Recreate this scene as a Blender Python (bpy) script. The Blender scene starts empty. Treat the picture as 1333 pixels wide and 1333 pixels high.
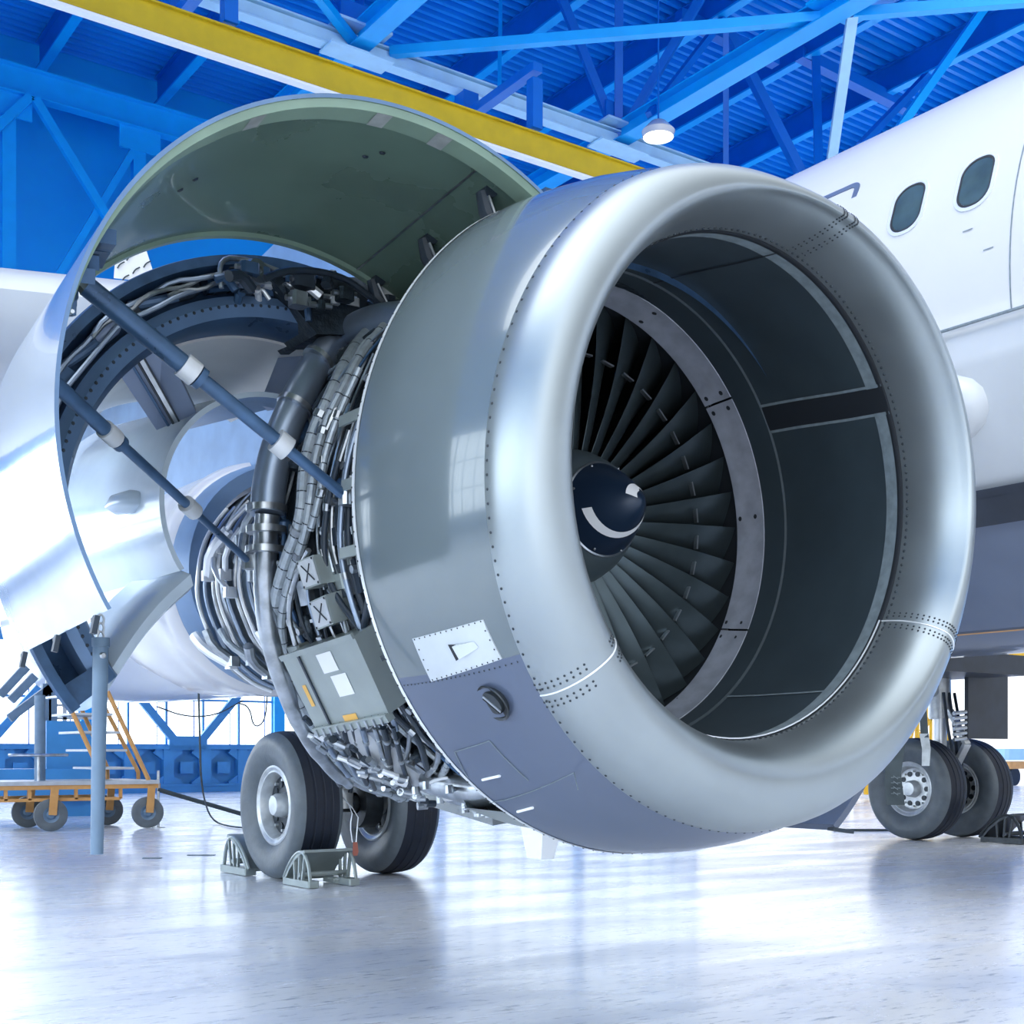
import bpy, math, random
from mathutils import Vector, Matrix
from math import sin, cos, radians as R_, pi, sqrt, atan2
rnd = random.Random(7)
sc = bpy.context.scene
col = sc.collection
V = Vector

# ------------------------------------------------------------------ camera
F = 1700.0; CX = 666.5; YH = 980.0; YAW = R_(-35.5); CH = 1.0
cam = bpy.data.cameras.new('camera'); cam.sensor_width = 36; cam.lens = F/1333*36
cam.shift_y = (YH-666.5)/1333; cam.clip_end = 400
co = bpy.data.objects.new('camera', cam); col.objects.link(co)
co.location = (0, 0, CH); co.rotation_euler = (pi/2, 0, YAW); sc.camera = co

def ray(px, py):                       # viewing direction through a photo point, world axes
    x, z = (px-CX)/F, (YH-py)/F
    return V((x*cos(YAW)-sin(YAW), x*sin(YAW)+cos(YAW), z))
O = V((0, 0, CH))
def PZ(px, py, z): d = ray(px, py); return O+d*((z-CH)/d.z)
def PX(px, py, x): d = ray(px, py); return O+d*(x/d.x)
def PY(px, py, y): d = ray(px, py); return O+d*(y/d.y)
def PD(px, py, dep): return O+ray(px, py)*dep

# engine frame: s aft, w outboard (towards the camera's left), z up
EX, EY, EZ = 3.051, 2.934, 1.807
def E(s, w, z): return V((EX-w, EY+s, EZ+z))
def EC(s, r, deg): t = R_(deg); return E(s, r*cos(t), r*sin(t))
def cyl(px, py, r):                    # where the view meets a cylinder round the engine axis
    d = ray(px, py); ox, oz = EX, CH-EZ
    # w = EX - d.x t ; z = CH-EZ + d.z t
    a = d.x**2+d.z**2; b = -2*EX*d.x+2*oz*d.z; c = EX**2+oz**2-r*r
    D = max(b*b-4*a*c, 0); t = (-b-sqrt(D))/(2*a)
    p = O+d*t; w = EX-p.x; z = p.z-EZ
    return p.y-EY, math.degrees(atan2(z, w))

# ------------------------------------------------------------------ materials
def mat(name, colr, rough=.5, metal=0, noise=0, nscale=8, bump=0, bscale=40, coat=0, rvar=0, col2=None, stretch=(1, 1, 1), emit=None):
    m = bpy.data.materials.new(name); m.use_nodes = True
    nt = m.node_tree; b = nt.nodes['Principled BSDF']
    b.inputs['Base Color'].default_value = (*colr, 1); b.inputs['Roughness'].default_value = rough
    b.inputs['Metallic'].default_value = metal; b.inputs['Coat Weight'].default_value = coat
    if emit: b.inputs['Emission Color'].default_value = (*emit[0], 1); b.inputs['Emission Strength'].default_value = emit[1]
    tc = nt.nodes.new('ShaderNodeTexCoord'); mp = nt.nodes.new('ShaderNodeMapping'); mp.inputs['Scale'].default_value = stretch
    nt.links.new(tc.outputs['Object'], mp.inputs['Vector'])
    if noise or rvar:
        n = nt.nodes.new('ShaderNodeTexNoise'); n.inputs['Scale'].default_value = nscale; n.inputs['Detail'].default_value = 6
        nt.links.new(mp.outputs[0], n.inputs['Vector'])
        if noise:
            c2 = col2 or tuple(c*(1-noise) for c in colr)
            r = nt.nodes.new('ShaderNodeValToRGB'); r.color_ramp.elements[0].position = .35; r.color_ramp.elements[1].position = .65
            r.color_ramp.elements[0].color = (*c2, 1); r.color_ramp.elements[1].color = (*colr, 1)
            nt.links.new(n.outputs['Fac'], r.inputs[0]); nt.links.new(r.outputs[0], b.inputs['Base Color'])
        if rvar:
            q = nt.nodes.new('ShaderNodeMapRange'); q.inputs['To Min'].default_value = rough-rvar; q.inputs['To Max'].default_value = rough+rvar
            q.inputs['From Min'].default_value = .3; q.inputs['From Max'].default_value = .7
            nt.links.new(n.outputs['Fac'], q.inputs['Value']); nt.links.new(q.outputs[0], b.inputs['Roughness'])
    if bump:
        n2 = nt.nodes.new('ShaderNodeTexNoise'); n2.inputs['Scale'].default_value = bscale; n2.inputs['Detail'].default_value = 3
        nt.links.new(mp.outputs[0], n2.inputs['Vector'])
        bp = nt.nodes.new('ShaderNodeBump'); bp.inputs['Strength'].default_value = bump; bp.inputs['Distance'].default_value = .02
        nt.links.new(n2.outputs['Fac'], bp.inputs['Height']); nt.links.new(bp.outputs[0], b.inputs['Normal'])
    return m
M = {}
M['lip'] = mat('satin_aluminium', (.34, .385, .41), .36, .78, .1, 3, rvar=.05)
M['cowl'] = mat('grey_gloss_paint', (.145, .18, .20), .16, .15, .1, 2, coat=.5)
M['cowl_low'] = mat('grey_gloss_floor_tint', (.10, .13, .20), .3, .1, .08, 2, coat=.25)  # same paint as the upper cowl, floor reflection put into its colour
M['cowl_plate'] = mat('bare_light_plate', (.62, .67, .70), .3, .5, .08, 9)
M['edge'] = mat('bright_edge_strip', (.82, .85, .88), .3, .4)
M['rivet'] = mat('dark_rivet', (.025, .035, .045), .6, .0)
M['duct'] = mat('acoustic_liner_grey', (.045, .065, .08), .45, .2, .2, 4)
M['seal'] = mat('sealant_grey', (.20, .25, .28), .6, 0, .25, 30)
M['ring'] = mat('abradable_ring', (.42, .45, .53), .38, .35, .25, 12)
M['black'] = mat('black_gap', (.012, .016, .022), .6)
M['blade'] = mat('titanium_blade', (.085, .115, .13), .36, .7, .2, 7)
M['spinner'] = mat('dark_blue_grey_spinner', (.012, .028, .06), .33, .2)
M['spinner_aft'] = mat('grey_spinner_paint', (.12, .16, .18), .35, .3)
M['white'] = mat('white_paint', (.60, .605, .64), .25, 0, .03, 1.5, coat=.3)
M['whiteflat'] = mat('white_marking', (.9, .92, .95), .5)
M['silver'] = mat('silver_gloss_skin', (.66, .74, .84), .14, .55, .12, 3, coat=.4, bump=.12, bscale=3)
M['green'] = mat('primer_green', (.16, .25, .20), .3, .1, .25, 2.2, rvar=.08, coat=.2)
M['greenlt'] = mat('light_primer_frame', (.25, .36, .28), .38, 0, .2, 4)
M['scuff'] = mat('scuffed_patch', (.45, .48, .47), .5, .2, .3, 14)
M['navy'] = mat('dark_blue_grey_metal', (.06, .13, .25), .35, .4, .4, 9, rvar=.1)
M['navy2'] = mat('slate_blue_panel', (.16, .27, .45), .38, .2, .2, 5)
M['slate'] = mat('slate_blue_satin', (.25, .32, .47), .4, .15, .12, 5)
M['barrel'] = mat('pale_blue_inner_skin', (.66, .78, .90), .22, .1, .12, 3, coat=.3)
M['liner'] = mat('pale_liner', (.88, .87, .85), .5, 0, .08, 3)
M['case'] = mat('dark_fan_case', (.05, .07, .09), .4, .6, .5, 12, bump=.4, bscale=30)
M['metal'] = mat('worn_bare_metal', (.50, .54, .58), .28, .9, .35, 16)
M['steel'] = mat('brushed_pipe_metal', (.34, .42, .54), .34, .7, .2, 6)
M['braid'] = mat('braided_grey_harness', (.46, .52, .57), .4, .45, .2, 40, bump=.15, bscale=200)
M['hose'] = mat('black_hose', (.03, .045, .065), .45, .1, .2, 20)
M['box'] = mat('grey_equipment_box', (.34, .39, .38), .35, .35, .12, 6)
M['boxlt'] = mat('pale_box_face', (.60, .63, .66), .4, .3, .12, 10)
M['label'] = mat('white_label', (.88, .9, .93), .5)
M['amber'] = mat('amber_label', (.85, .48, .10), .5)
M['ccase'] = mat('core_casing', (.12, .17, .22), .35, .7, .4, 10)
M['roof'] = mat('blue_roof_sheet', (.0, .27, .88), .4, .0, .12, .6)
M['beamd'] = mat('deep_blue_steel', (.0, .15, .62), .4, .05, .1, 2)
M['beamc'] = mat('bright_blue_steel', (.0, .40, .95), .4, .05, .08, 2)
M['beaml'] = mat('pale_blue_steel', (.45, .74, .97), .4, .05, .1, 3)
M['wallb'] = mat('blue_wall_sheet', (.0, .36, .88), .45, .05, .1, .5)
M['doorb'] = mat('blue_door_steel', (.06, .30, .66), .45, .05, .15, 2)
M['yellow'] = mat('crane_yellow', (.62, .44, .01), .45, 0, .12, 3)
M['yel2'] = mat('stair_yellow', (.90, .52, .02), .45)
M['orange'] = mat('cart_orange', (.70, .36, .12), .45, 0, .15, 8)
M['tyre'] = mat('tyre_rubber', (.125, .15, .17), .45, 0, .2, 9, bump=.1)
M['tyredk'] = mat('tyre_tread', (.008, .014, .03), .55, 0, .3, 12)
M['rim'] = mat('wheel_metal', (.66, .69, .70), .35, .5, .2, 14)
M['rimdk'] = mat('wheel_dark', (.04, .05, .06), .4, .4, .3, 14)
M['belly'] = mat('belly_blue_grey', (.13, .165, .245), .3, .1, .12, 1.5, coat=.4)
M['bellyd'] = mat('dark_bay_grey', (.025, .035, .055), .4, .0, .3, 5)
M['winglass'] = mat('cabin_pane', (.07, .11, .11), .12, .1, .3, 6, coat=.6)
M['wingu'] = mat('wing_off_white', (.56, .585, .61), .35, .05, .10, 1.2)
M['brown'] = mat('red_brown_cloth', (.42, .14, .10), .8)
M['strapd'] = mat('dark_strap', (.05, .07, .08), .7, 0, .2, 12)
M['straplt'] = mat('pale_strap', (.55, .60, .62), .7, 0, .3, 14)
M['post'] = mat('blue_grey_post', (.16, .25, .36), .45, .1, .15, 10)
M['glow'] = mat('lamp_diffuser', (1, 1, 1), .5, emit=((.95, .97, 1), 3))

# roof sheet picks up ribs in real geometry; floor: worn glossy white epoxy
def floor_mat():
    m = bpy.data.materials.new('polished_white_floor'); m.use_nodes = True
    nt = m.node_tree; N = nt.nodes; L = nt.links; b = N['Principled BSDF']
    tc = N.new('ShaderNodeTexCoord')
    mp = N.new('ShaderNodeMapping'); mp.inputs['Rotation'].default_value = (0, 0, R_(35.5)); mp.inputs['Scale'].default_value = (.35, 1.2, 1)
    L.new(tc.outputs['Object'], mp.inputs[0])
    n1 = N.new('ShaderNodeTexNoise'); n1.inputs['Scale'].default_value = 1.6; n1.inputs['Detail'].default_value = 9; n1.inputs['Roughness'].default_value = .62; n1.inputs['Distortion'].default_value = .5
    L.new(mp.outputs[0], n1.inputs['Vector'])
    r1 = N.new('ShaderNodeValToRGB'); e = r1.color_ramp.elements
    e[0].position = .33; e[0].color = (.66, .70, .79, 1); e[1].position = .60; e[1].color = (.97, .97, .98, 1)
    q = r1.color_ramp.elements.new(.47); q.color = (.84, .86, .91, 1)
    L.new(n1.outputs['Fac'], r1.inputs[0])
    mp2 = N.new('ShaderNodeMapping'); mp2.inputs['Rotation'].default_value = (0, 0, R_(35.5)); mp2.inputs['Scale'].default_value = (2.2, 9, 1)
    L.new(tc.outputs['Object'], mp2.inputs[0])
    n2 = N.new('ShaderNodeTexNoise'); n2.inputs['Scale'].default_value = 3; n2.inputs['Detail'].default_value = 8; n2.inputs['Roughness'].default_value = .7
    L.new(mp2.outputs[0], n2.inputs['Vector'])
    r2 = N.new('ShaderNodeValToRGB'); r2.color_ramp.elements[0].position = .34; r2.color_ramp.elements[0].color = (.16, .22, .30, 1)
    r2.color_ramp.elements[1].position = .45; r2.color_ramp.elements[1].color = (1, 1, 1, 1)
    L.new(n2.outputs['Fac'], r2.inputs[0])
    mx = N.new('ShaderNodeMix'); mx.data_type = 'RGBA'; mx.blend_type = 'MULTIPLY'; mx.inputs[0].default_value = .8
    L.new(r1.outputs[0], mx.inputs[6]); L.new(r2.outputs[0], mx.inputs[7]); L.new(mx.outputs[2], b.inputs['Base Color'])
    mr = N.new('ShaderNodeMapRange'); mr.inputs['From Min'].default_value = .3; mr.inputs['From Max'].default_value = .7
    mr.inputs['To Min'].default_value = .38; mr.inputs['To Max'].default_value = .17
    L.new(n1.outputs['Fac'], mr.inputs['Value']); L.new(mr.outputs[0], b.inputs['Roughness'])
    bp = N.new('ShaderNodeBump'); bp.inputs['Strength'].default_value = .12; bp.inputs['Distance'].default_value = .01
    L.new(n2.outputs['Fac'], bp.inputs['Height']); L.new(bp.outputs[0], b.inputs['Normal'])
    b.inputs['Specular IOR Level'].default_value = .7; b.inputs['Coat Weight'].default_value = .25; b.inputs['Coat Roughness'].default_value = .12
    return m
M['floor'] = floor_mat()
def glass_mat():
    m = bpy.data.materials.new('window_glass'); m.use_nodes = True
    nt = m.node_tree; N = nt.nodes; L = nt.links
    for n in list(N): N.remove(n)
    out = N.new('ShaderNodeOutputMaterial'); mx = N.new('ShaderNodeMixShader'); t = N.new('ShaderNodeBsdfTransparent'); g = N.new('ShaderNodeBsdfGlossy')
    t.inputs[0].default_value = (.95, .98, 1, 1); g.inputs['Roughness'].default_value = .05
    mx.inputs[0].default_value = .06
    L.new(t.outputs[0], mx.inputs[1]); L.new(g.outputs[0], mx.inputs[2]); L.new(mx.outputs[0], out.inputs[0])
    return m
M['glass'] = glass_mat()

# ------------------------------------------------------------------ mesh builder
class MB:
    def __init__(s): s.v = []; s.f = []; s.m = []; s.mats = []; s.mi = 0
    def mat(s, name):
        if name not in s.mats: s.mats.append(name)
        s.mi = s.mats.index(name); return s
    def add(s, vs, fs):
        n = len(s.v); s.v += [tuple(v) for v in vs]
        for f in fs: s.f.append(tuple(i+n for i in f)); s.m.append(s.mi)
        return s
    def box(s, c, size, ax=None, bev=0):
        c = V(c); X, Y, Z = ax or (V((1, 0, 0)), V((0, 1, 0)), V((0, 0, 1)))
        a, b, d = [k/2 for k in size]
        if bev:
            b2 = min(bev, a*.9, b*.9)
            prof = [(-a+b2, -b), (a-b2, -b), (a, -b+b2), (a, b-b2), (a-b2, b), (-a+b2, b), (-a, b-b2), (-a, -b+b2)]
            n = 8; vs = [c+X*p[0]+Y*p[1]+Z*zz for zz in (-d, d) for p in prof]
            fs = [tuple(range(n-1, -1, -1)), tuple(range(n, 2*n))]+[(i, (i+1) % n, (i+1) % n+n, i+n) for i in range(n)]
            return s.add(vs, fs)
        vs = [c+X*i*a+Y*j*b+Z*k*d for k in (-1, 1) for j in (-1, 1) for i in (-1, 1)]
        return s.add(vs, [(0, 2, 3, 1), (4, 5, 7, 6), (0, 1, 5, 4), (2, 6, 7, 3), (0, 4, 6, 2), (1, 3, 7, 5)])
    def loft(s, secs, closed=True, loop=False, caps=True):
        n = len(secs[0]); k = len(secs); vs = [p for q in secs for p in q]; fs = []
        for i in range(k if loop else k-1):
            j = (i+1) % k
            for a in range(n if closed else n-1):
                b = (a+1) % n; fs.append((i*n+a, i*n+b, j*n+b, j*n+a))
        if caps and closed and not loop: fs += [tuple(range(n-1, -1, -1)), tuple((k-1)*n+a for a in range(n))]
        return s.add(vs, fs)
    def tube(s, pts, r, n=8, caps=True, smooth=0):
        pts = [V(p) for p in pts]
        if smooth and len(pts) > 2:
            for _ in range(smooth):
                q = [pts[0]]
                for a, b in zip(pts, pts[1:]): q += [a*.75+b*.25, a*.25+b*.75]
                pts = q+[pts[-1]]
        rs = r if isinstance(r, (list, tuple)) else [r]*len(pts)
        if len(rs) != len(pts): rs = [rs[min(int(i*len(rs)/len(pts)), len(rs)-1)] for i in range(len(pts))]
        secs = []; up = None
        for i, p in enumerate(pts):
            t = (pts[min(i+1, len(pts)-1)]-pts[max(i-1, 0)]).normalized()
            if up is None: up = t.orthogonal().normalized()
            else:
                up = up-t*up.dot(t); up = up.normalized() if up.length > 1e-6 else t.orthogonal().normalized()
            w = t.cross(up)
            secs.append([p+(up*cos(2*pi*k/n)+w*sin(2*pi*k/n))*rs[i] for k in range(n)])
        return s.loft(secs, caps=caps)
    def bar(s, a, b, w, h, up=V((0, 0, 1))):
        a, b = V(a), V(b); Z = (b-a); L = Z.length; Z = Z/L
        X = up.cross(Z); X = X.normalized() if X.length > 1e-4 else V((1, 0, 0)); Y = Z.cross(X)
        return s.box((a+b)/2, (w, h, L), (X, Y, Z))
    def ibeam(s, a, b, w, h, t=.03, up=V((0, 0, 1))):
        a, b = V(a), V(b); Z = (b-a); L = Z.length; Z = Z/L
        X = up.cross(Z).normalized(); Y = Z.cross(X); c = (a+b)/2
        s.box(c, (t, h, L), (X, Y, Z)); s.box(c+Y*(h/2), (w, t, L), (X, Y, Z)); s.box(c-Y*(h/2), (w, t, L), (X, Y, Z)); return s
    def lathe(s, prof, c, ax, n=48, t0=0, t1=360, u=None):
        ax = V(ax).normalized(); u = V(u) if u else ax.orthogonal().normalized(); w = ax.cross(u); c = V(c)
        full = abs(t1-t0) >= 360; k = n if full else n+1
        secs = []
        for i in range(k):
            t = R_(t0+(t1-t0)*i/n); secs.append([c+ax*p[0]+(u*cos(t)+w*sin(t))*p[1] for p in prof])
        return s.loft(secs, closed=False, loop=full)
    def dome(s, p, nrm, r, h=.5, n=6):
        nrm = V(nrm).normalized(); u = nrm.orthogonal().normalized(); w = nrm.cross(u); p = V(p)
        vs = [p+(u*cos(2*pi*k/n)+w*sin(2*pi*k/n))*r for k in range(n)]+[p+(u*cos(2*pi*k/n)+w*sin(2*pi*k/n))*r*.6+nrm*r*h for k in range(n)]
        return s.add(vs, [(k, (k+1) % n, (k+1) % n+n, k+n) for k in range(n)]+[tuple(range(n, 2*n))])
    def build(s, name, parent=None, label=None, smooth=True, ang=35, bev=0, loc=None):
        me = bpy.data.meshes.new(name)
        vs = s.v
        if loc is not None: vs = [tuple(V(v)-V(loc)) for v in vs]
        me.from_pydata(vs, [], s.f); me.update()
        for mn in s.mats: me.materials.append(M[mn])
        me.polygons.foreach_set('material_index', s.m)
        me.polygons.foreach_set('use_smooth', [smooth]*len(s.f))
        import bmesh
        bm = bmesh.new(); bm.from_mesh(me); bmesh.ops.recalc_face_normals(bm, faces=bm.faces); bm.to_mesh(me); bm.free()
        if smooth: me.set_sharp_from_angle(angle=R_(ang))
        o = bpy.data.objects.new(name, me); col.objects.link(o)
        if loc is not None: o.location = loc
        WM[o] = Matrix.Translation(V(loc)) if loc is not None else Matrix()
        if bev:
            b = o.modifiers.new('bevel', 'BEVEL'); b.width = bev; b.segments = 2; b.limit_method = 'ANGLE'
        if parent is not None: par(o, parent)
        if label: o['label'] = label
        return o
WM = {}
def par(o, p):
    o.parent = p; o.matrix_parent_inverse = WM[p].inverted()
def empty(name, loc, parent=None):
    o = bpy.data.objects.new(name, None); o.empty_display_size = .2; col.objects.link(o); o.location = loc
    WM[o] = Matrix.Translation(V(loc))
    if parent is not None: par(o, parent)
    return o
def thing(name, label, cat, loc=(0, 0, 0), group=None):
    o = empty(name, loc); tag(o, label, cat, group); return o
def tag(o, label, cat, group=None):
    o['label'] = label; o['category'] = cat
    if group: o['group'] = group
    return o
def struct(o): o['kind'] = 'structure'; return o

# ================================================================== SETTING
ZL, ZU, ZD, YW = 14.0, 17.3, 17.9, 32.0
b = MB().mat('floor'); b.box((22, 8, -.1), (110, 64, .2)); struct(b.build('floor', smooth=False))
# ribbed roof sheet running across the hangar
b = MB().mat('roof'); secs = []
y = 10.0; pitch = .27
while y < 33:
    secs += [(y, ZD), (y+.10, ZD), (y+.125, ZD+.12), (y+.245, ZD+.12)]; y += pitch
b.loft([[V((x, q[0], q[1])) for q in secs]+[V((x, q[0], q[1]+.22)) for q in secs[::-1]] for x in (-12, 66)])
struct(b.build('ceiling', smooth=False))
# rear wall above the doors
b = MB().mat('wallb'); b.box((27, YW+.15, 12.9), (80, .3, 11.4))
for z in (8.3, 9.1, 11.6): b.box((27, YW-.02, z), (80, .14, .10))
b.mat('beamc'); b.box((27, YW-.25, 7.45), (80, .6, .5)); b.box((27, YW-.12, 8.55), (80, .35, .12))
struct(b.build('wall_back', smooth=False))
b = MB().mat('wallb'); b.box((-12.1, 9, 12.9), (.2, 46, 11.4)); struct(b.build('wall_left', smooth=False))
b = MB().mat('wallb'); b.box((66.1, 17.5, 9), (.2, 29, 18)); struct(b.build('wall_right', smooth=False))

# door leaves with glazing, honeycomb girder at the foot
k = 0; LW = 5.1; x = 12.56-LW*4.5
while x < 29:
    k += 1
    base = MB().mat('doorb')
    base.box((x+LW/2, YW+.05, .62), (LW-.05, .04, 1.2)); base.box((x+LW/2, YW-.1, 1.14), (LW-.05, .34, .10)); base.box((x+LW/2, YW-.1, .10), (LW-.05, .34, .2))
    base.box((x+LW/2, YW-.2, .18), (LW-.05, .2, .06))
    nn = 5
    for j in range(nn+1):
        xc = x+.05+(LW-.1)*j/nn
        base.box((xc, YW-.08, .62), (.26, .26, 1.1))
        if j < nn:
            xm = xc+(LW-.1)/nn/2; h = (LW-.1)/nn/2
            for sx in (-1, 1):
                for sz in (-1, 1): base.bar((xm+sx*h, YW-.1, .62+sz*.22), (xm+sx*h*.35, YW-.1, .62+sz*.46), .2, .16, V((0, 1, 0)))
            base.box((xm, YW-.12, .62), (.34, .06, .30))
    lf = struct(base.build('door_%d' % k, smooth=False))
    g = MB().mat('glass'); g.box((x+LW/2, YW+.08, 4.2), (LW-.2, .02, 6.0)); g.build('window_glass', lf, smooth=False)
    mu = MB().mat('doorb')
    for j in range(6):
        xc = x+.1+(LW-.2)*j/5; mu.box((xc, YW, 4.2), (.10 if j in (0, 5) else .05, .08, 6.0))
        if j < 5: mu.mat('beamd').box((xc+.75, YW+.04, 4.2), (.022, .03, 6.0)).mat('doorb')
    for z in (2.35, 5.2, 6.4): mu.box((x+LW/2, YW, z), (LW-.1, .07, .055))
    mu.mat('beamc').box((x+.02, YW-.06, 4.2), (.30, .2, 6.0))
    mu.build('mullion', lf, smooth=False)
    br = MB().mat('doorb'); cxm = x+LW*.5
    for sx in (-1, 1): br.bar((cxm+sx*.3, YW-.22, 1.25), (cxm+sx*2.35, YW-.22, 3.65), .2, .12, V((0, 1, 0)))
    br.box((cxm, YW-.22, 1.25), (1.0, .1, .35)); br.box((cxm, YW-.2, 3.8), (LW, .16, .30))
    br.build('brace', lf, smooth=False)
    x += LW
y = -6.0
while y < 31:
    k += 1; base = MB().mat('doorb'); base.box((-12.0, y+2.5, .6), (.3, 4.95, 1.2)); lf = struct(base.build('door_%d' % k, smooth=False))
    g = MB().mat('glass'); g.box((-12.05, y+2.5, 4.2), (.02, 4.9, 6.0)); g.build('window_glass', lf, smooth=False)
    mu = MB().mat('doorb')
    for j in range(6): mu.box((-12, y+.05+.98*j, 4.2), (.08, .07, 6.0))
    for z in (1.3, 3.0, 5.0, 7.1): mu.box((-12, y+2.5, z), (.08, 4.9, .08))
    mu.build('mullion', lf, smooth=False); y += 5.0

# roof steel
def beam(name, a, b_, w, h, m, kind='i', flange=None, up=V((0, 0, 1))):
    q = MB().mat(m)
    if kind == 'i': q.ibeam(a, b_, w, h, .03, up)
    else: q.bar(a, b_, w, h, up)
    if flange:
        q.mat(flange); A, B = V(a), V(b_); q.bar(A-V((0, 0, h/2+.035)), B-V((0, 0, h/2+.035)), w, .05)
    return struct(q.build(name, smooth=False))
for i in range(-6, 18):                                   # joists under the sheet
    xj = 8.9+2.88*i
    if xj < -11 or xj > 62: continue
    beam('roof_joist', (xj, 10, ZU+.25), (xj, 31.8, ZU+.25), .22, .62, 'beamd', flange='beamc')
YLB = PZ(640, 125, ZL).y
beam('roof_chord_beam', (-11, YLB, ZL), (60, YLB, ZL), .26, .30, 'beaml')
q = MB().mat('beaml'); q.box((24.5, YLB+.02, ZL), (71, .20, .20)); struct(q.build('roof_chord_infill', smooth=False))
N2 = PZ(805, 183, ZL); N1 = PZ(465, 60, ZL); N3 = PZ(1110, 18, ZL); XB = N2.x; XA = N1.x
beam('roof_cross_beam', (XB, 6, ZL+.1), (XB, 31.5, ZL+.1), .40, .34, 'beamc')
beam('roof_cross_beam', (XA, 6, ZL+.1), (XA, 31.5, ZL+.1), .40, .34, 'beamc')
beam('roof_cross_beam', (2*XB-XA, 6, ZL+.1), (2*XB-XA, 31.5, ZL+.1), .40, .34, 'beamc')
P = PZ(480, 118, 12.0); YC = P.y
beam('crane_runway_beam', (-11, YC, 12.0), (60, YC, 12.0), .15, .46, 'yellow', flange='whiteflat')
for px in (262, 650, 1078):
    p = PY(px, 130, (YLB+YC)/2); q = MB().mat('beamd'); q.box((p.x, YLB, ZL-.35), (.34, .34, .4)); q.box((p.x, (YLB+YC)/2, ZL-.6), (.2, abs(YLB-YC)+.2, .16)); q.box((p.x, YC, ZL-1.25), (.22, .2, .9))
    struct(q.build('crane_hanger_beam', smooth=False))
def mem(p0, z0, p1, z1, w, m): 
    a = PZ(*p0, z0) if isinstance(p0, tuple) else p0; c = PZ(*p1, z1) if isinstance(p1, tuple) else p1
    q = MB().mat(m); q.bar(a, c, w*.85, w*.85); 
    d = (c-a); 
    struct(q.build('roof_brace_beam', smooth=False))
for n_, tips in ((N2, [(722, -25), (806, -30), (928, -30)]), (N1, [(424, -25), (470, -30), (540, -30)])):
    for t_ in tips: mem(n_, 0, t_, ZU, .20, 'beamd')
    q = MB().mat('beaml'); q.box(n_+V((0, 0, .24)), (1.1, .7, .05)); q.box(n_+V((0, 0, -.2)), (1.3, .5, .04)); q.mat('beamd'); q.box(n_+V((0, 0, .5)), (.7, .05, .55))
    struct(q.build('roof_gusset_beam', smooth=False))
q = MB().mat('beamc'); q.box(N3+V((0, 0, .22)), (1.2, 1.1, .05)); struct(q.build('roof_gusset_beam', smooth=False))
mem((508, 68), ZL+.1, (1085, 22), ZL+.1, .20, 'beamc'); mem(N3, 0, (1420, -6), ZL+.1, .2, 'beamc')
mem((465, 60), ZL, (395, -30), ZL+.4, .18, 'beamc')
mem((845, 150), ZL, (945, 20), ZU, .16, 'beamd')
mem((945, 20), ZU, (945, 250), ZL, .15, 'beamd'); mem((948, 40), ZU, (1050, 240), ZL, .24, 'beamd')
mem((1062, 70), ZU, (1066, 230), ZL, .22, 'beamd'); mem(N3, 0, (1078, 240), 12.4, .22, 'beaml')
mem((1285, 5), ZU, (1165, 175), ZL, .2, 'beamc'); mem((1210, 95), ZU, (1120, 190), ZL, .18, 'beamd')
mem((652, -20), ZU, (650, 120), ZL, .09, 'beamc')
mem((1040, 70), ZU, (1190, 145), ZU-.2, .3, 'beamd'); mem((883, 20), ZU, (1010, 80), ZU-.2, .3, 'beamd')
for zz, px0, px1, h in ((0, 0, 0, 0),):
    a = PY(-60, 92, 30.6); c = PY(400, 205, 30.6); a.z = c.z = (a.z+c.z)/2
    beam('roof_edge_beam', (-11, 30.6, a.z), (60, 30.6, a.z), .3, .62, 'beamc')
    ZE = a.z
for px in (12, 182, 545, 800):
    p = PY(px, 150, 30.6)
    q = MB().mat('beamc'); q.bar((p.x, 30.7, ZE-.2), (p.x, 30.7, 8), .3, .2, V((0, 1, 0)))
    q.box((p.x, 30.6, ZE-.55), (1.0, .06, .6))
    q.bar((p.x+.1, 30.65, ZE-.4), (p.x+.1-3.6, 30.65, 9.0), .16, .12, V((0, 1, 0))) if px == 182 else None
    struct(q.build('column_brace_beam', smooth=False))
q = MB().mat('beamc'); a = PY(45, 128, 30.5); c = PY(150, 300, 30.5); q.bar(a, c, .2, .14, V((0, 1, 0))); a2 = PY(-30, 190, 30.5); q.bar(a+V((-.1, 0, 0)), a2, .2, .14, V((0, 1, 0)))
struct(q.build('column_brace_beam', smooth=False))
# pipe under the roof

# lamp on the roof
p = PZ(857, 179, 13.2)
lp = thing('hanging_lamp', 'round white hangar lamp hanging from the blue roof steel', 'lamp', p)
MB().mat('white').lathe([(0, .30), (.12, .33), (.30, .16), (.34, .05), (.34, 0)], p, (0, 0, 1), 32).build('lamp_shade', lp)
MB().mat('glow').lathe([(.02, 0), (.02, .30)], p, (0, 0, 1), 32).build('diffuser', lp)
MB().mat('beamd').tube([p+V((0, 0, .3)), p+V((0, 0, 4.1))], .02, 6).build('suspension_rod', lp)

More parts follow.
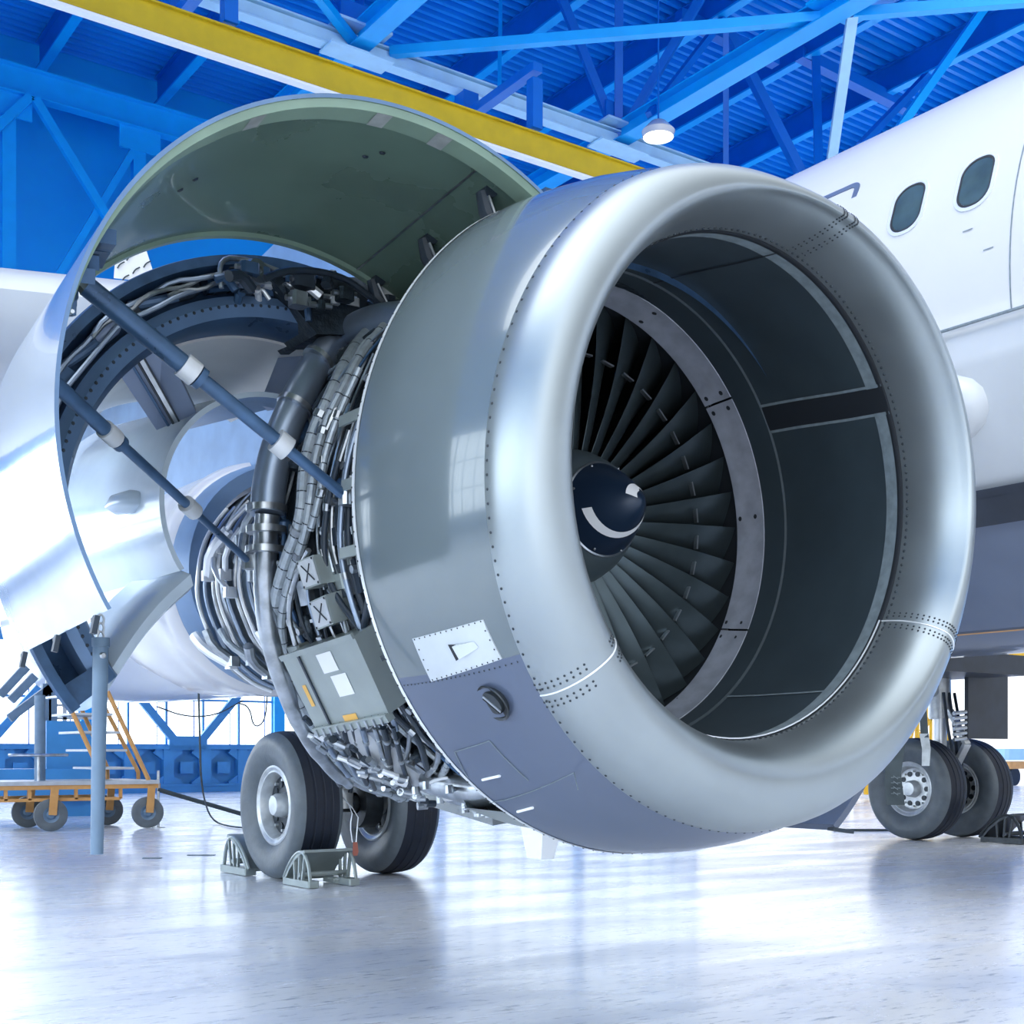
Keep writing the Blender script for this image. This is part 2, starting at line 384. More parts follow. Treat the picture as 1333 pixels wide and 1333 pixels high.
# ================================================================== AIRPLANE
plane = thing('airplane', 'white twin-engine airliner parked in the hangar with one engine cowling wide open', 'airplane', (8.8, 8, 0))
FXC, FZC, FR = 8.8, 3.86, 1.975
b = MB().mat('white'); ys = [-14, -6, 0, 3, 6, 10, 16, 24, 28]; rr = [1, 1, 1, 1, 1, 1, 1, .97, .9]
n = 96; secs = []
for yy, k_ in zip(ys, rr): secs.append([V((FXC+FR*k_*cos(2*pi*i/n), yy, FZC+FR*k_*sin(2*pi*i/n))) for i in range(n)])
b.loft(secs); fus = b.build('fuselage', plane)
def fpt(yy, ang, off=0): t = R_(ang); return V((FXC-(FR+off)*cos(t), yy, FZC+(FR+off)*sin(t)))
def fray(px, py, r=FR):
    d = ray(px, py); A = d.x**2+d.z**2; B = 2*((0-FXC)*d.x+(CH-FZC)*d.z); C = FXC**2+(CH-FZC)**2-r*r
    t = (-B-sqrt(max(B*B-4*A*C, 0)))/(2*A); p = O+d*t; return p.y, math.degrees(atan2(p.z-FZC, FXC-p.x))
def fpatch(b, yc, ac, hw, hh, rc, off, n=8, inset=None):
    """rounded rectangle lying on the fuselage; inset = ring only"""
    def loop(hw, hh, rc):
        o = []
        for q, (sx, sy) in enumerate(((1, 1), (-1, 1), (-1, -1), (1, -1))):
            for i in range(n):
                t = R_(q*90+90*i/(n-1)); o.append(((hw-rc)*sx+rc*cos(t), (hh-rc)*sy+rc*sin(t)))
        return o
    def pos(u, v, off): return fpt(yc+u, ac+math.degrees(v/FR), off)
    L = loop(hw, hh, rc)
    if inset:
        Li = loop(hw-inset, hh-inset, max(rc-inset, .01))
        b.loft([[pos(*a, 0.0) , pos(*a, off), pos(*c, off), pos(*c, 0.0)] for a, c in zip(L, Li)], loop=True)
    else:
        vs = [pos(*a, off) for a in L]+[pos(0, 0, off)]; m_ = len(L)
        b.add(vs, [(i, (i+1) % m_, m_) for i in range(m_)])
for px, py in ((1182, 270), (1270.5, 236)):
    yc, ac = fray(px, py)
    w = MB().mat('winglass'); fpatch(w, yc, ac, .105, .158, .095, .004)
    w.mat('black'); fpatch(w, yc, ac, .118, .172, .105, .006, inset=.014)
    w.mat('edge'); fpatch(w, yc, ac, .14, .195, .125, .008, inset=.022)
    w.build('cabin_window', plane)
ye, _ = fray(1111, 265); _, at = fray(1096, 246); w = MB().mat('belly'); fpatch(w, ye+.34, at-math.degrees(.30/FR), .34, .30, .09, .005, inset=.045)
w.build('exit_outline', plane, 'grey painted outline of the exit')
# panel seam and small marks
sm = MB().mat('seal'); yy = fray(1322, 250)[0]
sm.loft([[fpt(yy, a_, .002), fpt(yy+.008, a_, .002), fpt(yy+.008, a_, .004), fpt(yy, a_, .004)] for a_ in range(-15, 60, 3)])
for px, py in ((1287, 324), (1260, 300)):
    y0, a0 = fray(px, py); fpatch(sm, y0, a0, .035, .004, .002, .004)
sm.build('skin_seam', plane)
# belly fairing: white upper skirt, blue-grey below
def fairing(name, z_hi, z_lo, m, y0, y1, dr, label=None):
    b = MB().mat(m); secs = []
    a0, a1 = z_hi, z_lo
    for yy in [y0, y0+.15, y0+.6]+[y0+(y1-y0)*i/8 for i in range(1, 9)]:
        k_ = min(1, sqrt(max(0, min((yy-y0+.02)/.6, (y1-yy+.02)/2.0))))
        secs.append([fpt(yy, a0+(a1-a0)*i/20, dr*k_*min(1, .25+i/5)) for i in range(21)]+[fpt(yy, a0+(a1-a0)*i/20, -.05) for i in range(20, -1, -1)])
    b.loft(secs); return b.build(name, plane, label)
a_hi = fray(1278, 418)[1]; a_mid = fray(1300, 636)[1]
fairing('wing_root_fairing', a_hi, a_mid+.2, 'wingu', 1.0, 15, .09)
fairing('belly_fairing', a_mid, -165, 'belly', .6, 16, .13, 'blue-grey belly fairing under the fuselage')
bb = MB().mat('bellyd'); y0, a0 = fray(1300, 665, FR+.13)  # darker patches laid over the belly fairing colour
for i in range(2): fpatch(bb, y0+.5, a0+2-i*1.5, .9, .03, .02, .135+.003)
fpatch(bb, y0+.3, a0+1, 1.0, .12, .05, .136)
bb.build('belly_band', plane, 'dark band on the belly')
st = MB().mat('orange'); y0, a0 = fray(1290, 822, FR+.13)
fpatch(st, y0, a0, 1.0, .01, .005, .137); st.build('belly_stripe', plane, 'thin orange stripe on the belly')
b = MB().mat('seal'); y1, a1 = fray(1225, 434, FR+.06); y2 = y1-1.4
b.loft([[fpt(y1+(y2-y1)*i/10, a1, .055), fpt(y1+(y2-y1)*i/10, a1+.35, .055), fpt(y1+(y2-y1)*i/10, a1+.35, .085), fpt(y1+(y2-y1)*i/10, a1, .085)] for i in range(11)])
b.loft([[fpt(y1, a1-.6*i, .05), fpt(y1+.012, a1-.6*i, .05), fpt(y1+.012, a1-.6*i, .094), fpt(y1, a1-.6*i, .094)] for i in range(8)]); b.build('fairing_seam', plane)
# wing (port), loft of aerofoil sections from root to tip
def aero(xw, yle, zle, chord, th, nn=14):
    up = []; lo = []
    for i in range(nn+1):
        t = (1-cos(pi*i/nn))/2; yt = th*(1.48*sqrt(t)-.63*t-1.76*t*t+1.42*t**3-.51*t**4)
        up.append(V((xw, yle+t*chord, zle+yt*1.15))); lo.append(V((xw, yle+t*chord, zle-yt*.85)))
    return up+lo[-2:0:-1]
rt = O+ray(1302, 520)*7.6
b = MB().mat('wingu'); secs = []
for x_, s_ in ((8.2, -.2), (6.6, .15), (5.0, 1.0), (3.05, 2.0), (0, 3.6), (-4, 5.7), (-8, 7.8)):
    t = (8.2-x_)/16.2
    secs.append(aero(x_, 5.25+s_*1.02, 3.22+(8.2-x_)*.075, 6.0-4.2*t, .74-.46*t))
b.loft(secs); b.build('wing', plane, 'off-white wing above the engine')
b = MB().mat('wingu'); c0 = rt+V((.25, .25, 0))
b.lathe([(-.30, 0), (-.29, .07), (-.24, .14), (-.14, .20), (.05, .24), (1.4, .24)], c0+V((-.02, .22, .08)), (0.25, 1, 0), 24); b.build('wing_root_nose', plane)
# raised spoiler with dark slots behind the leading edge
sp = MB().mat('whiteflat')
def pl(px, py, dd): return PY(px, py, 10.4+dd)
qd = [(148, 362), (150, 338), (168, 322), (188, 318), (204, 368)]
sp.loft([[pl(*q, 0) for q in qd], [pl(*q, .08) for q in qd]], closed=True)
sp.mat('strapd')
for (ax_, ay) in ((156, 345), (168, 335), (180, 326), (162, 362), (176, 352), (190, 344), (186, 362), (196, 356)):
    A_ = pl(ax_-3, ay+4, -.012); B_ = pl(ax_, ay-1, -.012); C_ = pl(ax_+6, ay-4, -.012); sp.tube([A_, B_, C_], .006, 5, smooth=1)
sp.build('raised_spoiler', plane, 'white raised spoiler panel with dark dashes')
# pylon
b = MB().mat('navy2')
b.loft([[E(s_, .16*k_, z0), E(s_, .16*k_, z1), E(s_, -.16*k_, z1), E(s_, -.16*k_, z0)] for s_, z0, z1, k_ in ((1.62, .85, 1.02, .8), (2.2, .75, 1.35, 1), (3.2, .7, 1.8, 1), (5.2, .7, 1.6, 1), (7, 1.1, 1.5, .4))])
b.build('engine_pylon', plane)

# ------------------------------------------------------------------ engine
eng = empty('jet_engine', E(0, 0, -1.1), plane); eng['label'] = 'jet engine with silver inlet lip and opened cowl doors'
ND = 144
def kin(deg):                       # crown / inboard flattening of the nacelle
    d = deg % 360
    def sm(x): x = max(0, min(1, x)); return x*x*(3-2*x)
    return 1-.052*sm((d-50)/45)*(1-sm((d-185)/70))
def ring(s, z, r, tilt, deg):
    t = R_(tilt); a_ = R_(deg)
    return E(s-r*sin(a_)*sin(t), r*cos(a_), z+r*sin(a_)*cos(t))
def eloft(b, prof, n=ND, t0=0, t1=360, flat=True):
    full = t1-t0 >= 360; secs = []
    for i in range(n if full else n+1):
        d = t0+(t1-t0)*i/n
        secs.append([ring(p[0], p[1], p[2]*(kin(d) if (flat and len(p) > 4) else 1), p[3], d) for p in prof])
    b.loft(secs, closed=False, loop=full); return b
# lip profile
RH, HH = .893, .205
lipp = []
for i in range(29):
    ph = pi*i/28; c = cos(ph); sn = sin(ph)
    r = RH+((1.05-RH)*abs(c)**1.3 if c > 0 else -(RH-.808)*abs(c))
    s = -HH*sn+.068*(1-c)/2; lipp.append((s, -.014+.054*(1-c)/2, r, 2.6) + ((1,) if c > .15 else ()))
# blend the flattening off over the nose
def lipring(i, d):
    p = lipp[i]; c = cos(pi*i/28); k_ = 1+(kin(d)-1)*max(0, min(1, (c+.35)/1.1)); return ring(p[0], p[1], p[2]*k_, p[3], d)
def lipnorm(i, d):
    a = lipring(max(i-1, 0), d); c = lipring(min(i+1, 28), d); tg = (c-a).normalized(); cr = (lipring(i, d+1)-lipring(i, d-1)).normalized()
    nrm = cr.cross(tg).normalized(); ctr = E(0, 0, 0)
    p = lipring(i, d); rad = V((p.x-EX, 0, p.z-EZ)).normalized()*(1 if i < 14 else -1)+V((0, -.5, 0))
    return nrm if nrm.dot(rad) > 0 else -nrm
b = MB().mat('lip')
b.loft([[lipring(i, 360*j/ND) for i in range(29)] for j in range(ND)], closed=False, loop=True)
b.mat('rivet')
for j in range(170):
    d = 360*j/170
    b.dome(lipring(1, d)*.55+lipring(0, d)*.45+lipnorm(1, d)*.001, lipnorm(1, d), .0045)
for j in range(200):
    d = 360*j/200
    b.dome(lipring(27, d)+lipnorm(27, d)*.001, lipnorm(27, d), .0060)
# radial splice seams with double rivet rows
for d0, rng in ((-37, range(0, 28)), (208, range(0, 29)), (103, range(2, 27))):
    for off in (-2.2, -1.3, 1.1, 2.0):
        for i in rng:
            if i % 1 == 0 and (i < 9 or i > 13) or d0 != -37: b.dome(lipring(i, d0+off)+lipnorm(i, d0+off)*.001, lipnorm(i, d0+off), .0038)
for d0 in (-37, 208):
    b.mat('edge'); b.tube([lipring(i, d0)+lipnorm(i, d0)*.0005 for i in range(0, 29)], .0028, 6)
b.mat('edge'); b.tube([ring(.07, .04, .801, 2.5, d) for d in range(208, 300, 3)], .003, 5)
b.build('inlet_lip', eng, 'satin silver inlet lip ring with rivet rows')
# outer inlet cowl : upper panel and lower panel (seam at about -50 deg)
A_ = (.55, -.01, 1.149, 0, 1)
def cowlp(t0, t1, m, nm, lab, extra=None):
    b = MB().mat(m)
    prof = [(.0, -.014, 1.048, 2.6, 1), (.08, -.013, 1.079, 2.4, 1), (.2, -.012, 1.110, 1.8, 1), (.34, -.011, 1.134, 1.0, 1), (.46, -.01, 1.146, .3, 1), A_]
    eloft(b, prof, int((t1-t0)/2.5), t0, t1)
    b.mat('edge'); eloft(b, [(.548, -.01, 1.151, 0, 1), (.562, -.01, 1.153, 0, 1), (.572, -.01, 1.146, 0, 1), (.566, -.01, 1.12, 0, 1)], int((t1-t0)/2.5), t0, t1)
    b.mat('navy'); eloft(b, [(.566, -.01, 1.12, 0, 1), (.56, -.01, .95, 0, 1)], int((t1-t0)/2.5), t0, t1)
    b.mat('rivet')
    nr = int((t1-t0)/2.2)
    for j in range(nr):
        d = t0+(j+.5)*(t1-t0)/nr; b.dome(ring(.561, -.01, 1.153*kin(d), 0, d), ring(0, 0, 1, 0, d)-E(0, 0, 0), .0035)
    if extra: extra(b)
    return b.build(nm, eng, lab)
SEAM = cyl(480, 880, 1.135)[1]
def surf(s, d, off=0):
    import bisect
    P_ = [(0, 1.048), (.08, 1.079), (.2, 1.110), (.34, 1.134), (.46, 1.146), (.55, 1.149)]
    r = P_[-1][1]
    for (a, ra), (c, rc) in zip(P_, P_[1:]):
        if a <= s <= c: r = ra+(rc-ra)*(s-a)/(c-a)
    return ring(s, -.012, (r+off)*kin(d), 0 if s > .46 else 2.6*(1-s/.5), d)
def exlow(b):
    for j in range(26):
        s_ = .02+.51*j/25; d = SEAM-1.2; b.dome(surf(s_, d, .001), surf(s_, d)-E(s_, 0, 0), .003)
    b.mat('cowl_plate')
    def line(p, q): 
        (s0, d0), (s1, d1) = [cyl(*t_, 1.135) for t_ in (p, q)]
        b.tube([surf(s0+(s1-s0)*i/6, d0+(d1-d0)*i/6, .001) for i in range(7)], .0016, 5)
    b.mat('seal')
    for p, q in (((595, 970), (638, 962)), ((638, 962), (690, 1016)), ((595, 970), (612, 1003)), ((640, 1035), (768, 1018))): line(p, q)
    b.mat('whiteflat')
    for p, q in (((631, 1006), (654, 1004)), ((676, 1047), (697, 1045))):
        (s0, d0), (s1, d1) = [cyl(*t_, 1.135) for t_ in (p, q)]; b.tube([surf(s0, d0, .002), surf(s1, d1, .002)], .005, 5)
cowlp(SEAM, SEAM+360-95, 'cowl', 'inlet_cowl', 'dark grey gloss inlet cowl skin')
cowlp(SEAM-95, SEAM, 'cowl_low', 'lower_inlet_cowl', 'lower inlet cowl skin, floor reflection painted in as violet-grey', exlow)
# light riveted plate with a scoop
def quadpatch(b, corners, r, off, n=6):
    cs = [cyl(*c, r) for c in corners]; g = []
    for i in range(n+1):
        row = []
        for j in range(n+1):
            u, v = i/n, j/n
            s_ = (cs[0][0]*(1-u)+cs[1][0]*u)*(1-v)+(cs[3][0]*(1-u)+cs[2][0]*u)*v
            d = (cs[0][1]*(1-u)+cs[1][1]*u)*(1-v)+(cs[3][1]*(1-u)+cs[2][1]*u)*v
            row.append((s_, d))
        g.append(row)
    vs = [surf(*p, off) for row in g for p in row]; m_ = n+1
    b.add(vs, [(i*m_+j, i*m_+j+1, (i+1)*m_+j+1, (i+1)*m_+j) for i in range(n) for j in range(n)])
    # rim
    edge = [(i, 0) for i in range(m_)]+[(n, j) for j in range(1, m_)]+[(i, n) for i in range(n-1, -1, -1)]+[(0, j) for j in range(n-1, 0, -1)]
    b.loft([[surf(*g[i][j], off), surf(*g[i][j], off-.006)] for i, j in edge], closed=False, loop=True)
    return g
b = MB().mat('cowl_plate'); CR = [(538, 826), (611, 810), (637, 866), (563, 882)]
g = quadpatch(b, CR, 1.14, .003); b.mat('rivet')
def lerp2(a, c, t): return (a[0]+(c[0]-a[0])*t, a[1]+(c[1]-a[1])*t)
for (p, q, k_) in ((0, 1, 12), (3, 2, 13), (1, 2, 4), (0, 3, 4)):
    cc = (587, 846)
    for i in range(k_+1):
        pt = lerp2(lerp2(CR[p], CR[q], i/k_), cc, .06); s_, d = cyl(*pt, 1.14); b.dome(surf(s_, d, .003), surf(s_, d)-E(s_, 0, 0), .003)
b.build('scoop_plate', eng, 'light riveted plate on the inlet cowl')
b = MB(); b.mat('black')
T = [(579, 837), (590, 859), (612, 846), (606, 837)]
def sp_(pt, off): s_, d = cyl(*pt, 1.14); return surf(s_, d, off)
b.add([sp_(T[0], .0045), sp_(T[1], .0045), sp_((598, 853), .0045), sp_((588, 838), .0045)], [(0, 1, 2, 3)])
b.mat('cowl_plate'); b.add([sp_((588, 838), .02), sp_((597, 855), .02), sp_(T[2], .004), sp_(T[3], .004), sp_((588, 838), .004), sp_((597, 855), .004)], [(0, 1, 2, 3), (0, 4, 5, 1), (1, 5, 2), (0, 3, 4)])
b.build('air_scoop', eng, 'small triangular vent scoop')
# round dark vent
s0, d0 = cyl(636.5, 919, 1.14); c = surf(s0, d0); nr = (c-E(s0, 0, 0)).normalized(); tx = V((0, 1, 0)); ty = nr.cross(tx).normalized()
b = MB().mat('rimdk'); b.lathe([(.004, .062), (.008, .060), (.004, .054), (-.012, .050)], c, nr, 40, u=tx)
b.mat('black').lathe([(-.004, .052), (-.004, 0)], c, nr, 40, u=tx)
b.mat('rimdk').lathe([(-.004, .040), (.006, .038), (.008, 0)], c+V((0, .004, 0)), nr, 32, u=tx)
b.mat('metal').box(c+nr*.009, (.010, .070, .003), (tx*.8+ty*.6, (ty*.8-tx*.6), nr)); b.mat('black').box(c+nr*.0088+(tx*.8+ty*.6)*.011, (.004, .068, .003), (tx*.8+ty*.6, (ty*.8-tx*.6), nr))
b.build('round_vent', eng, 'dark round slotted vent on the lower cowl')
# inner inlet duct
b = MB().mat('duct')
dp = [(.068, .04, .806, 2.5), (.10, .042, .806, 2.4), (.25, .05, .818, 1.8), (.5, .068, .842, .6), (.78, .085, .858, -1)]
eloft(b, dp, flat=False)
b.mat('black'); eloft(b, [(.062, .04, .8065, 2.5), (.074, .04, .802, 2.5), (.084, .041, .8035, 2.5)], flat=False)
b.mat('seal'); eloft(b, [(.085, .041, .8035, 2.4), (.135, .044, .8065, 2.3)], flat=False)
b.mat('duct'); eloft(b, [(.655, .078, .853, 0), (.66, .078, .842, 0), (.775, .085, .849, -1)], flat=False)
b.mat('black')                                               # dark splice strip and panel seams
def strip(d0, w_, m):
    b.mat(m); b.loft([[ring(p[0], p[1], p[2]-.003, p[3], d0+q) for q in (-w_, w_)] for p in dp], closed=False)
strip(150, 3.2, 'black'); strip(146.3, .35, 'seal'); strip(153.6, .35, 'seal'); strip(-62, .4, 'seal'); strip(-70, 3.6, 'seal'); strip(100, .3, 'black'); strip(232, .3, 'seal')
b.build('inlet_duct', eng, 'dark acoustic lining inside the inlet')
for t0, t1 in ((-44, 17), (17.6, 78), (78.6, 142), (142.6, 208), (208.6, 262), (262.6, 315.4)):   # ring in front of the fan
    b = MB().mat('ring'); eloft(b, [(.77, .085, .858, -1), (.775, .085, .846, -1), (.80, .085, .842, -1), (.86, .085, .832, -1), (.868, .085, .828, -1), (.90, .085, .822, -1), (.905, .085, .86, -1)], int((t1-t0)/2.5), t0, t1, flat=False)
    b.mat('black')
    for d in (t0+2, (t0+t1)/2, t1-2):
        for s_, r_ in ((.815, .8395), (.885, .8245)):
            p = ring(s_, .085, r_, 0, d); b.dome(p, E(s_, 0, .085)-p, .010, .15, 10)
    b.build('fan_ring_segment', eng)
b = MB().mat('black'); b.lathe([(.9, .845), (1.5, .845), (1.55, .2)], E(0, 0, .085), (0, 1, 0), 64); b.build('fan_track_case', eng)
# stator vanes behind the fan
b = MB().mat('case')
for k in range(50):
    t = 2*pi*k/50; u = V((-cos(t), 0, sin(t))); w = V((sin(t), 0, cos(t))); c = E(1.42, 0, .085)
    b.loft([[c+u*r_+V((0, -.05, 0))+w*.012, c+u*r_+V((0, .05, 0))-w*.012, c+u*r_+V((0, .05, 0))-w*.02] for r_ in (.3, .84)])
b.build('stator_vanes', eng)
# fan blades
FC = E(.995, 0, .085)
def blade_mesh():
    b = MB().mat('blade'); secs = []
    for i in range(15):
        t = i/14; r = .25+.588*t; ch = .12+.115*t; st = R_(24+34*t**.9); th = .022-.015*t; camb = .022*(1-t*.6)
        ya, xa = cos(st), sin(st)
        up = []; lo = []
        for j in range(9):
            q = j/8; e = (q-.5)*ch; tk = th*sin(pi*(q**.8))*.5+.0008; cb = camb*sin(pi*q)
            for L_, sg in ((up, 1), (lo, -1)):
                yy = e*ya-(cb+sg*tk)*-xa*-1; xx = e*xa+(cb+sg*tk)*ya
                L_.append(V((xx, yy+(-.018*sin(pi*t)), r)))
        secs.append(up+lo[::-1])
    b.loft(secs)
    b.mat('metal')                        # mid-span shroud
    r = .615; st = R_(50)
    X = V((cos(st), -sin(st), 0)); Y = V((sin(st), cos(st), 0))
    b.box(V((.0, -.07, r)), (.055, .02, .006), (V((1, 0, 0)), V((0, 1, 0)), V((0, 0, 1))))
    return b
o0 = blade_mesh().build('fan_blade', eng); o0.location = FC
bl0 = o0
for k in range(36):
    o = bl0 if k == 0 else bl0.copy()
    if k: col.objects.link(o); o.parent = eng; o.matrix_parent_inverse = WM[eng].inverted()
    o.location = FC; o.rotation_euler = (0, R_(10*k+4), 0)
# spinner
sprof = [(.555, 0), (.558, .010), (.566, .024), (.60, .060), (.66, .105), (.71, .138), (.765, .168)]
def srad(s):
    for (a, ra), (c, rc) in zip(sprof, sprof[1:]):
        if a <= s <= c: return ra+(rc-ra)*(s-a)/(c-a)
    return .168
C85 = E(0, 0, .085)
b = MB().mat('spinner'); b.lathe(sprof, C85, (0, 1, 0), 72)
b.mat('metal').lathe([(.765, .168), (.768, .174), (.773, .176)], C85, (0, 1, 0), 72)
b.mat('spinner_aft').lathe([(.773, .176), (.82, .205), (.88, .236), (.95, .258), (1.02, .268), (1.3, .27)], C85, (0, 1, 0), 72)
b.mat('metal')
for k in range(8):
    d = 45*k+20; t = R_(d); b.dome(E(.75, .162*cos(t), .085+.162*sin(t)), V((-cos(t), -.6, sin(t))), .006, .8, 8)
b.mat('rivet')
for k in range(36):
    t = R_(10*k); b.dome(E(1.0, .267*cos(t), .085+.267*sin(t)), V((-cos(t), -.2, sin(t))), .004, .8, 6)
b.build('spinner', eng, 'dark conical spinner of the fan')
b = MB().mat('whiteflat')
def spt(s, deg): t = R_(deg); r = srad(s)+.0025; return E(s, r*cos(t), .085+r*sin(t))
secs = []
N_ = 40
for i in range(N_+1):
    q = i/N_; deg = 30+330*q-8*q; sm_ = .575+.125*q**1.25; hw = .017*(.55+.45*sin(pi*min(1, q*1.0+.25))) if q < .25 else (.006+.010*((q-.25)/.75))
    secs.append([spt(sm_-hw, deg), spt(sm_, deg), spt(sm_+hw, deg)])
b.loft(secs, closed=False)
b.build('spinner_swirl', eng, 'white painted swirl on the spinner')

# ---- fan case and accessories
b = MB().mat('case'); b.lathe([(.56, .93), (.60, .96), (.62, .93), (.90, .93), (.91, .98), (.94, .98), (.95, .93), (1.25, .93), (1.26, .975), (1.30, .975), (1.31, .93), (1.50, .93), (1.52, 1.0), (1.56, 1.0), (1.57, .93), (1.6, .90), (1.62, .5)], E(0, 0, 0), (0, 1, 0), 96)
b.mat('metal')
for s_, r_ in ((.925, .98), (1.28, .975), (1.54, 1.0)):
    for k in range(90): t = 2*pi*k/90; b.box(E(s_, r_*cos(t), r_*sin(t)), (.012, .04, .012), (V((-cos(t), 0, sin(t))), V((0, 1, 0)), V((sin(t), 0, cos(t)))))
b.build('fan_case', eng, 'dark fan case ringed by bolted flanges')
def cpts(pix, r, w=None):
    out = []
    for i, p in enumerate(pix):
        rr_ = p[2] if len(p) > 2 else r; s_, d = cyl(p[0], p[1], rr_); out.append(EC(s_, rr_, d))
    return out
def hose(name, pix, r, rad, m, sm=2, lab=None, clamps=0, n=10):
    pts = cpts(pix, r); b = MB().mat(m); b.tube(pts, rad, n, smooth=sm)
    if m == 'braid':
        pp = pts
        for _ in range(2):
            q = [pp[0]]
            for a, c in zip(pp, pp[1:]): q += [a*.75+c*.25, a*.25+c*.75]
            pp = q+[pp[-1]]
        b.mat('hose')
        for i in range(2, len(pp)-1, 2):
            p = pp[i]; dr = (pp[i+1]-pp[i]).normalized(); b.tube([p-dr*.002, p+dr*.002], rad*1.04, n)
    if clamps:
        b.mat('metal')
        for i in range(1, clamps+1):
            t = i*(len(pts)-1)/(clamps+1); j = int(t); f_ = t-j; p = pts[j].lerp(pts[min(j+1, len(pts)-1)], f_); dr = (pts[min(j+1, len(pts)-1)]-pts[j]).normalized()
            b.tube([p-dr*.012, p+dr*.012], (rad if not isinstance(rad, list) else rad[0])*1.18, n)
    return b.build(name, eng, lab)
# large bleed duct
hose('bleed_duct', [(520, 392, .98), (480, 412), (440, 440), (408, 480), (382, 530), (362, 580), (350, 630), (348, 670)], 1.03, .062, 'steel', 2, 'large polished air duct curving over the fan case', n=20)
hose('bleed_duct', [(348, 670), (346, 700), (345, 760), (350, 820), (366, 880), (392, 945), (425, 995), (455, 1022)], 1.03, [.045, .045, .045, .044, .042, .04, .036, .03, .02], 'metal', 2, 'bare lower air duct along the fan case', n=18)
for px, py in ((347, 662), (347, 690), (346, 716)):
    s_, d = cyl(px, py, 1.03); p = EC(s_, 1.03, d); b = MB().mat('metal'); b.tube([p-V((0, 0, .012)), p+V((0, 0, .012))], .074, 20); b.build('duct_coupling', eng)
for px, py in ((415, 470), (384, 528)):
    s_, d = cyl(px, py, 1.03); p = EC(s_, 1.03, d); q_ = EC(s_, 1.03, d+1.2); dr = (q_-p).normalized(); b = MB().mat('metal'); b.tube([p-dr*.01, p+dr*.01], .068, 20); b.build('duct_coupling', eng)
# braided harnesses
HN = [([(515, 395), (480, 425), (450, 470), (428, 520), (408, 560), (396, 610), (394, 660), (388, 690), (372, 730), (358, 780), (356, 830), (372, 880), (404, 940), (452, 1000), (520, 1050)], .024, 'braid'),
      ([(500, 425), (470, 460), (444, 510), (424, 550), (410, 600), (405, 650), (397, 700), (380, 745), (368, 790), (366, 830), (380, 875), (412, 935), (462, 996), (540, 1046)], .018, 'braid'),
      ([(468, 480), (440, 540), (420, 600), (418, 640), (404, 690)], .013, 'braid'),
      ([(476, 520), (462, 580), (455, 640), (452, 700), (462, 760), (484, 820), (505, 880), (530, 930)], .012, 'hose'),
      ([(470, 540), (452, 600), (444, 660), (442, 720), (456, 780), (474, 830), (500, 900), (516, 950)], .010, 'steel'),
      ([(482, 500), (470, 560), (464, 620), (462, 690), (472, 750)], .012, 'metal'),
      ([(455, 560), (436, 620), (430, 690), (438, 740), (468, 800), (480, 860)], .010, 'metal'),
      ([(440, 600), (425, 660), (420, 720), (432, 770), (470, 820)], .011, 'hose'),
      ([(425, 560), (434, 540), (448, 500), (470, 455)], .012, 'metal'),
      ([(480, 780), (468, 850), (480, 900), (512, 930), (545, 960), (556, 1000)], .012, 'hose'),
      ([(487, 800), (478, 850), (492, 890), (525, 925), (536, 965), (520, 1010)], .009, 'metal'),
      ([(404, 960), (436, 1000), (480, 1030), (540, 1052)], .018, 'metal'),
      ([(396, 930), (430, 985), (470, 1022), (530, 1046)], .012, 'braid'),
      ([(385, 840), (374, 800), (384, 752), (402, 716)], .010, 'metal'),
      ([(540, 1050), (570, 1020), (590, 980), (575, 950)], .014, 'braid'),
      ([(530, 1044), (556, 1012), (574, 985), (566, 950)], .012, 'metal')]
for pts, r_, m in HN: hose('wiring_harness' if m == 'braid' else 'fluid_hose', pts, 1.0+rnd.uniform(-.01, .05), r_, m, 2, clamps=3)
# hose ends dropping from the control box
for k in range(9):
    x0 = 408+k*13+rnd.uniform(-2, 2); y0 = 952+(x0-408)*-.06; x1 = x0+34-k*1.5; y1 = 1012+(x1-440)*.14+rnd.uniform(-6, 10)
    hose('fluid_hose', [(x0, y0), (x0+5, y0+18), ((x0+x1)/2+rnd.uniform(-5, 5), (y0+y1)/2+6), (x1, y1)], 1.0+rnd.uniform(0, .04), .009+rnd.random()*.004, rnd.choice(['hose', 'hose', 'hose', 'metal', 'steel']), 2, clamps=2)
# tubes running round the case, random but dense
for k in range(72):
    s_ = .62+.88*rnd.random(); d0 = rnd.uniform(-100, 70); ln = rnd.uniform(14, 60); r_ = .95+rnd.random()*.05; pts = []
    for i in range(6):
        pts.append(EC(s_+rnd.uniform(-.03, .03), r_+rnd.uniform(-.01, .02), d0+ln*i/5))
    b = MB().mat(rnd.choice(['metal', 'steel', 'hose', 'hose', 'navy', 'braid'])); b.tube(pts, rnd.uniform(.004, .011), 7, smooth=2); b.build('case_tube', eng)
for k in range(75):                       # small units bolted to the case
    s_ = .64+.84*rnd.random(); d = rnd.uniform(-100, 72); r_ = .965; t = R_(d); p = EC(s_, r_, d)
    U, W, Y = V((-cos(t), 0, sin(t))), V((sin(t), 0, cos(t))), V((0, 1, 0))
    b = MB().mat(rnd.choice(['navy', 'case', 'box', 'hose', 'metal'])); sx, sy, sz = rnd.uniform(.04, .09), rnd.uniform(.04, .10), rnd.uniform(.04, .10)
    if rnd.random() < .5: b.box(p, (sx, sy, sz), (U, Y, W), bev=.008); b.mat('metal').tube([p+W*sz*.5, p+W*(sz*.5+.03)], .012, 10)
    else: b.tube([p-W*sz*.6, p-W*sz*.3, p+W*sz*.3, p+W*sz*.6], [.018, .032, .032, .016], 14); b.mat('metal').tube([p, p+U*.05], .014, 10)
    b.build('accessory_unit', eng)
